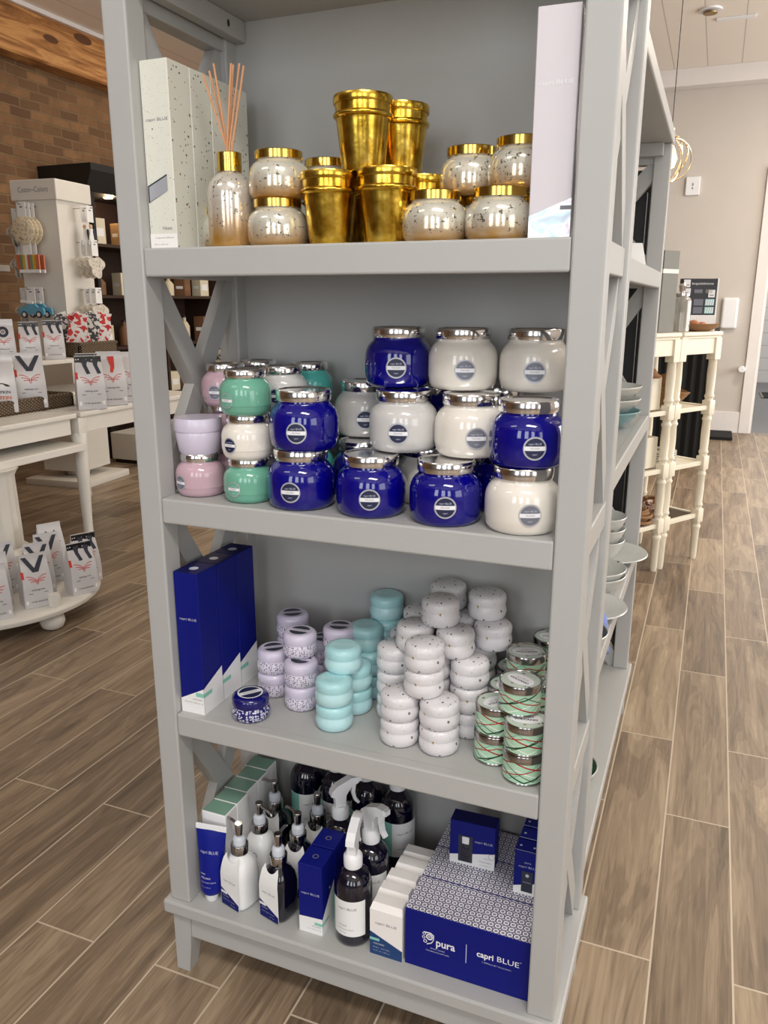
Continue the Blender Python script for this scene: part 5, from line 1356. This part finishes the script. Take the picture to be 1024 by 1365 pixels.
def o_couple():
    m = MB(); card(m); a = m.build('hang_card'); m = MB()
    m.prism([(-.05, -.30), (.03, -.30), (.012, -.19), (.016, -.165), (-.018, -.165), (-.02, -.19)], -.007, .003, WHITE, 'xz'); m.lathe([(0, -.006), (.016, -.006), (.016, .006), (0, .006)], flat('skin_glaze', (214, 176, 150), .4), 18, Matrix.Translation((-.004, -.002, -.148)) @ Matrix.Rotation(PI / 2, 4, 'X')); p = m.build('gown_figure')
    m = MB(); m.prism([(.014, -.17), (.040, -.165), (.050, -.22), (.042, -.29), (.054, -.298), (.034, -.30), (.030, -.25), (.012, -.20)], -.009, .001, INK, 'xz'); return [('gown_figure', p), ('suit_figure', m.build('suit_figure')), ('hang_card', a)]
def o_shape():
    m = MB(); card(m); a = m.build('hang_card'); m = MB()
    pts = []
    for i in range(30): t = 2 * PI * i / 30; r = .10 + .018 * math.sin(3 * t) + .010 * math.sin(5 * t + 1); pts.append((r * math.cos(t), -.20 + r * .85 * math.sin(t)))
    m.prism(pts, -.010, .002, m_speck_cache('bisque_glaze', (214, 206, 194)), 'xz'); return [('plaque', m.build('plaque')), ('hang_card', a)]
for i in range(3): orn(0, 1.905, .145 - .04 * i, o_disc, ('round cream plaque ornament frontmost on the upper left hook', 'round cream plaque ornament second on the upper left hook', 'round cream plaque ornament at the back of the upper left hook')[i], 'disc')
for i in range(2): orn(0, 1.685, .13 - .05 * i, o_stripe, ('rainbow striped plaque ornament in front on the middle left hook', 'rainbow striped plaque ornament behind on the middle left hook')[i], 'stripe')
orn(0, 1.37, .14, o_car, 'light blue car ornament with white roof load on the lower left hook', 'car')
orn(0, 1.37, .06, o_car, 'light blue car ornament hidden behind the front car ornament', 'car')
for i in range(2): orn(1, 1.905, .13 - .05 * i, o_couple, ('bride and groom ornament frontmost on the upper right hook', 'bride and groom ornament behind the front one on the upper right hook')[i], 'couple')
for i in range(3): orn(1, 1.685, .145 - .045 * i, o_shape, ('pale cloud-shaped ornament frontmost on the middle right hook', 'pale cloud-shaped ornament second on the middle right hook', 'pale cloud-shaped ornament rearmost on the middle right hook')[i], 'shape')
for i in range(3): orn(1, 1.37, .145 - .045 * i, o_shape, ('pale ornament frontmost on the lower right hook above the red packets', 'pale ornament second on the lower right hook', 'pale ornament rearmost on the lower right hook')[i], 'shape')
for zi, z in enumerate((1.905, 1.685, 1.37)):
    for i in range(4): orn(2, z, .155 - .035 * i, o_shape, '%s flat ornament %s on the left-facing side of the display rack' % (('upper', 'middle', 'lower')[zi], ('outermost', 'second out', 'third out', 'innermost')[i]), 'shape')
# white wall shelf and brick-side cabinet
m = MB(); m.box((XL, 2.7, 1.50), (-3.93, 3.55, 1.545), WHITEP, .004); m.box((XL, 2.9, 1.36), (XL + .02, 2.94, 1.5), WHITEP); m.box((XL, 3.3, 1.36), (XL + .02, 3.34, 1.5), WHITEP)
thing('wall_shelf', (0, 0, 0), 'white shelf on the brick wall left of the display rack', 'shelf', [('board', m.build('board'))])

# dark lit cabinet along the brick wall
CY0, CY1, CXF = 4.25, 6.9, -3.74
m = MB(); m.box((XL + .002, CY0, 0), (XL + .02, CY1, 2.15), DARKWOOD); back = m.build('back_panel')
m = MB(); m.prism([(XL + .002, 2.12), (CXF + .0, 2.12), (CXF + .07, 2.27), (CXF + .07, 2.32), (XL + .002, 2.32)], CY0 - .06, CY1 + .06, BLACK, 'xz'); cor = m.build('cornice')
parts = [('back_panel', back), ('cornice', cor)]
for y in (CY0, 5.12, 6.0, CY1 - .03): parts.append(('upright', MB().box((XL + .02, y, 0), (CXF - .03 if CY0 < y < 6.5 else CXF, y + .03, 2.12), BLACK if y in (CY0,) else DARKWOOD, .003).build('upright')))
for z in (.08, .48, .92, 1.34, 1.74): parts.append(('shelf', MB().box((XL + .02, CY0 + .03, z - .025), (CXF - .01, CY1 - .03, z), DARKWOOD, .003).build('shelf')))
for y in (4.6, 5.5, 6.4):
    m = MB(); m.lathe([(0, 2.112), (.035, 2.112), (.04, 2.12), (0, 2.12)], flat('lit_puck', (255, 226, 180), .4, emit=lin((255, 206, 140)), estr=10), 20, Matrix.Translation((-3.87, y, 0))); parts.append(('puck_light', m.build('puck_light')))
thing('display_cabinet', (0, 0, 0), 'dark wood display cabinet with black cornice and warm lights on the brick wall', 'cabinet', parts)
for y in (4.6, 5.5, 6.4):
    l = bpy.data.lights.new('cabinet_spot', 'POINT'); l.energy = 3.5; l.color = (1, .72, .42); l.shadow_soft_size = .03
    o = bpy.data.objects.new('cabinet_spot', l); o.location = (-3.85, y, 2.06); COL.objects.link(o)
PKC = [flat('tan_carton', (186, 150, 110), .6), flat('cream_carton', (214, 200, 172), .6), flat('brown_carton', (120, 84, 58), .6), flat('ivory_candle', (224, 214, 190), .5)]
n = 0
word = ('first', 'second', 'third', 'fourth', 'fifth', 'sixth', 'seventh', 'eighth', 'ninth', 'tenth')
for z, row in ((.48, 'low'), (.92, 'lower middle'), (1.34, 'upper middle'), (1.74, 'top')):
    for j in range(9):
        y = CY0 + .14 + j * .28 + random.uniform(-.02, .02)
        if any(abs(y - u - .015) < .085 for u in (5.12, 6.0)): y += .1
        c = PKC[(j + n) % 4]; h = random.uniform(.16, .27)
        if (j + n) % 3 == 2:
            m = MB(); m.lathe([(0, .001), (.045, 0), (.05, .004), (.05, h * .6), (.03, h * .75), (.018, h * .8), (.018, h * .95), (0, h * .95)], c, 24); b = m.build('bottle'); m = MB(); m.lathe([(0, h * .94), (.02, h * .94), (.02, h), (0, h)], BLACK, 16)
            thing('lotion_bottle', (-3.86, y, z), '%s bottle on the %s shelf of the dark cabinet, counting from the near end' % (word[j], row), 'bottle', [('bottle', b), ('cap', m.build('cap'))], 0, 'goods in the dark cabinet')
        else:
            m = MB(); m.box((-.055, -.06, 0), (.055, .06, h), c, .003); b = m.build('carton'); m = MB(); decal(m, rect(-.04, h * .3, .04, h * .62), WHITE if (j + n) % 2 else KRAFT, side(.0555)); decal(m, rect(-.035, h * .4, .035, h * .55), WHITE, front(-.0605))
            thing('gift_carton', (-3.84, y, z), '%s carton on the %s shelf of the dark cabinet, counting from the near end' % (word[j], row), 'box', [('carton', b), ('label', m.build('label'))], random.uniform(-.2, .2), 'goods in the dark cabinet')
    n += 1
# white bench bases seen under the tables
for (x, y, w, d, lb) in ((-3.46, 4.38, .38, .5, 'low white plinth in front of the dark cabinet, nearer one'), (-3.46, 5.15, .38, .8, 'low white plinth in front of the dark cabinet, farther one')):
    m = MB(); m.box((-w / 2, -d / 2, .03), (w / 2, d / 2, .25), WHITEP, .006); b = m.build('block'); m = MB(); m.box((-w / 2 + .02, -d / 2 + .02, 0), (w / 2 - .02, d / 2 - .02, .03), BLACK)
    thing('plinth', (x, y, 0), lb, 'plinth', [('block', b), ('toe_kick', m.build('toe_kick'))], 0)
# table with folded linens seen through the cross brace
m = MB(); m.box((-.45, -.3, .72), (.45, .3, .76), WHITEP, .006); tt = m.build('tabletop'); lgs = [('leg', MB().box((x - .025, y - .025, 0), (x + .025, y + .025, .72), WHITEP, .004).build('leg')) for x in (-.4, .4) for y in (-.25, .25)]
thing('linen_table', (-2.45, 4.6, 0), 'white table of folded linens seen through the bookcase cross brace', 'table', [('tabletop', tt)] + lgs)
for k in range(3):
    for q in range(4):
        m = MB(); m.box((-.11, -.15, 0), (.11, .15, .038), (PATT, flat('oatmeal_linen', (196, 184, 164), .9))[(q + k) % 2], .015, seg=3)
        thing('folded_towel', (-2.72 + .27 * k, 4.6, .76 + .039 * q), '%s folded towel of the %s pile on the linen table' % (('bottom', 'second', 'third', 'top')[q], ('left', 'middle', 'right')[k]), 'towel', [('towel', m.build('towel'))], random.uniform(-.1, .1), 'folded towels')

# ------------------------------------------------------------------ light
def area(name, loc, rot, sx, sy, e, col):
    l = bpy.data.lights.new(name, 'AREA'); l.shape = 'RECTANGLE'; l.size = sx; l.size_y = sy; l.energy = e; l.color = col
    o = bpy.data.objects.new(name, l); o.location = loc; o.rotation_euler = rot; COL.objects.link(o); return o
for u0, u1 in FW: area('front_window_light', ((u0 + u1) / 2, YF + .02, (WZ0 + WZ1) / 2), (PI / 2, 0, 0), u1 - u0, WZ1 - WZ0, 24, (.92, .96, 1.0))
for (u0, u1), e in zip(RW, (26, 70, 75)): area('side_window_light', (XR - .02, (u0 + u1) / 2, 1.75), (PI / 2, 0, PI / 2), u1 - u0, 2.0, e, (1.0, .98, .95))
for x, y, e, sx, sy in ((1.5, -1.7, 54, 1.4, .5), (-1.2, -2.0, 8, 1.2, .5), (3.0, 0.4, 26, .5, 1.2), (2.0, 5.8, 44, .5, .5), (2.6, 3.4, 20, .5, .5), (-2.2, 3.4, 15, .5, .5), (-2.9, 5.2, 14, .5, .5)):  # last two are added fill without known fixtures, brightening the brick wall side
    area('ceiling_and_fill_light', (x, y, ZC - .02), (0, 0, 0), sx, sy, e, (1, .96, .90) if y < 1 else (1, .88, .72))
area('passage_light', (2.0, 11, ZC - .05), (0, 0, 0), 1.5, 3, 90, (1, .98, .95))
l = bpy.data.lights.new('pendant_glow', 'POINT'); l.energy = 2; l.color = (1, .8, .55); l.shadow_soft_size = .05
o = bpy.data.objects.new('pendant_glow', l); o.location = (.53, 4.35, 2.0); COL.objects.link(o)
w = bpy.data.worlds.new('daylight'); SC.world = w; w.use_nodes = True
bg = w.node_tree.nodes['Background']; bg.inputs[0].default_value = (.86, .92, 1, 1); bg.inputs[1].default_value = 1.0

# ------------------------------------------------------------------ camera
cd = bpy.data.cameras.new('camera'); cam = bpy.data.objects.new('camera', cd); COL.objects.link(cam)
cd.sensor_fit = 'HORIZONTAL'; cd.sensor_width = 36; cd.lens = 1064.28 / 1024 * 36; cd.clip_start = .02; cd.clip_end = 60
yaw, pit, rol = .38398, .25872, .0016
fw = Vector((-math.sin(yaw) * math.cos(pit), math.cos(yaw) * math.cos(pit), -math.sin(pit)))
r_ = fw.cross(Vector((0, 0, 1))).normalized(); u_ = r_.cross(fw)
R2 = r_ * math.cos(rol) + u_ * math.sin(rol); U2 = -r_ * math.sin(rol) + u_ * math.cos(rol)
M = Matrix((( R2.x, U2.x, -fw.x), (R2.y, U2.y, -fw.y), (R2.z, U2.z, -fw.z))).to_4x4(); M.translation = Vector((.8818, -1.0687, 1.3001))
cam.matrix_world = M
SC.camera = cam
SC.view_settings.view_transform = 'Standard'; SC.view_settings.look = 'None'; SC.view_settings.gamma = 1; SC.view_settings.use_curve_mapping = False
SC.view_settings.exposure = 0.15
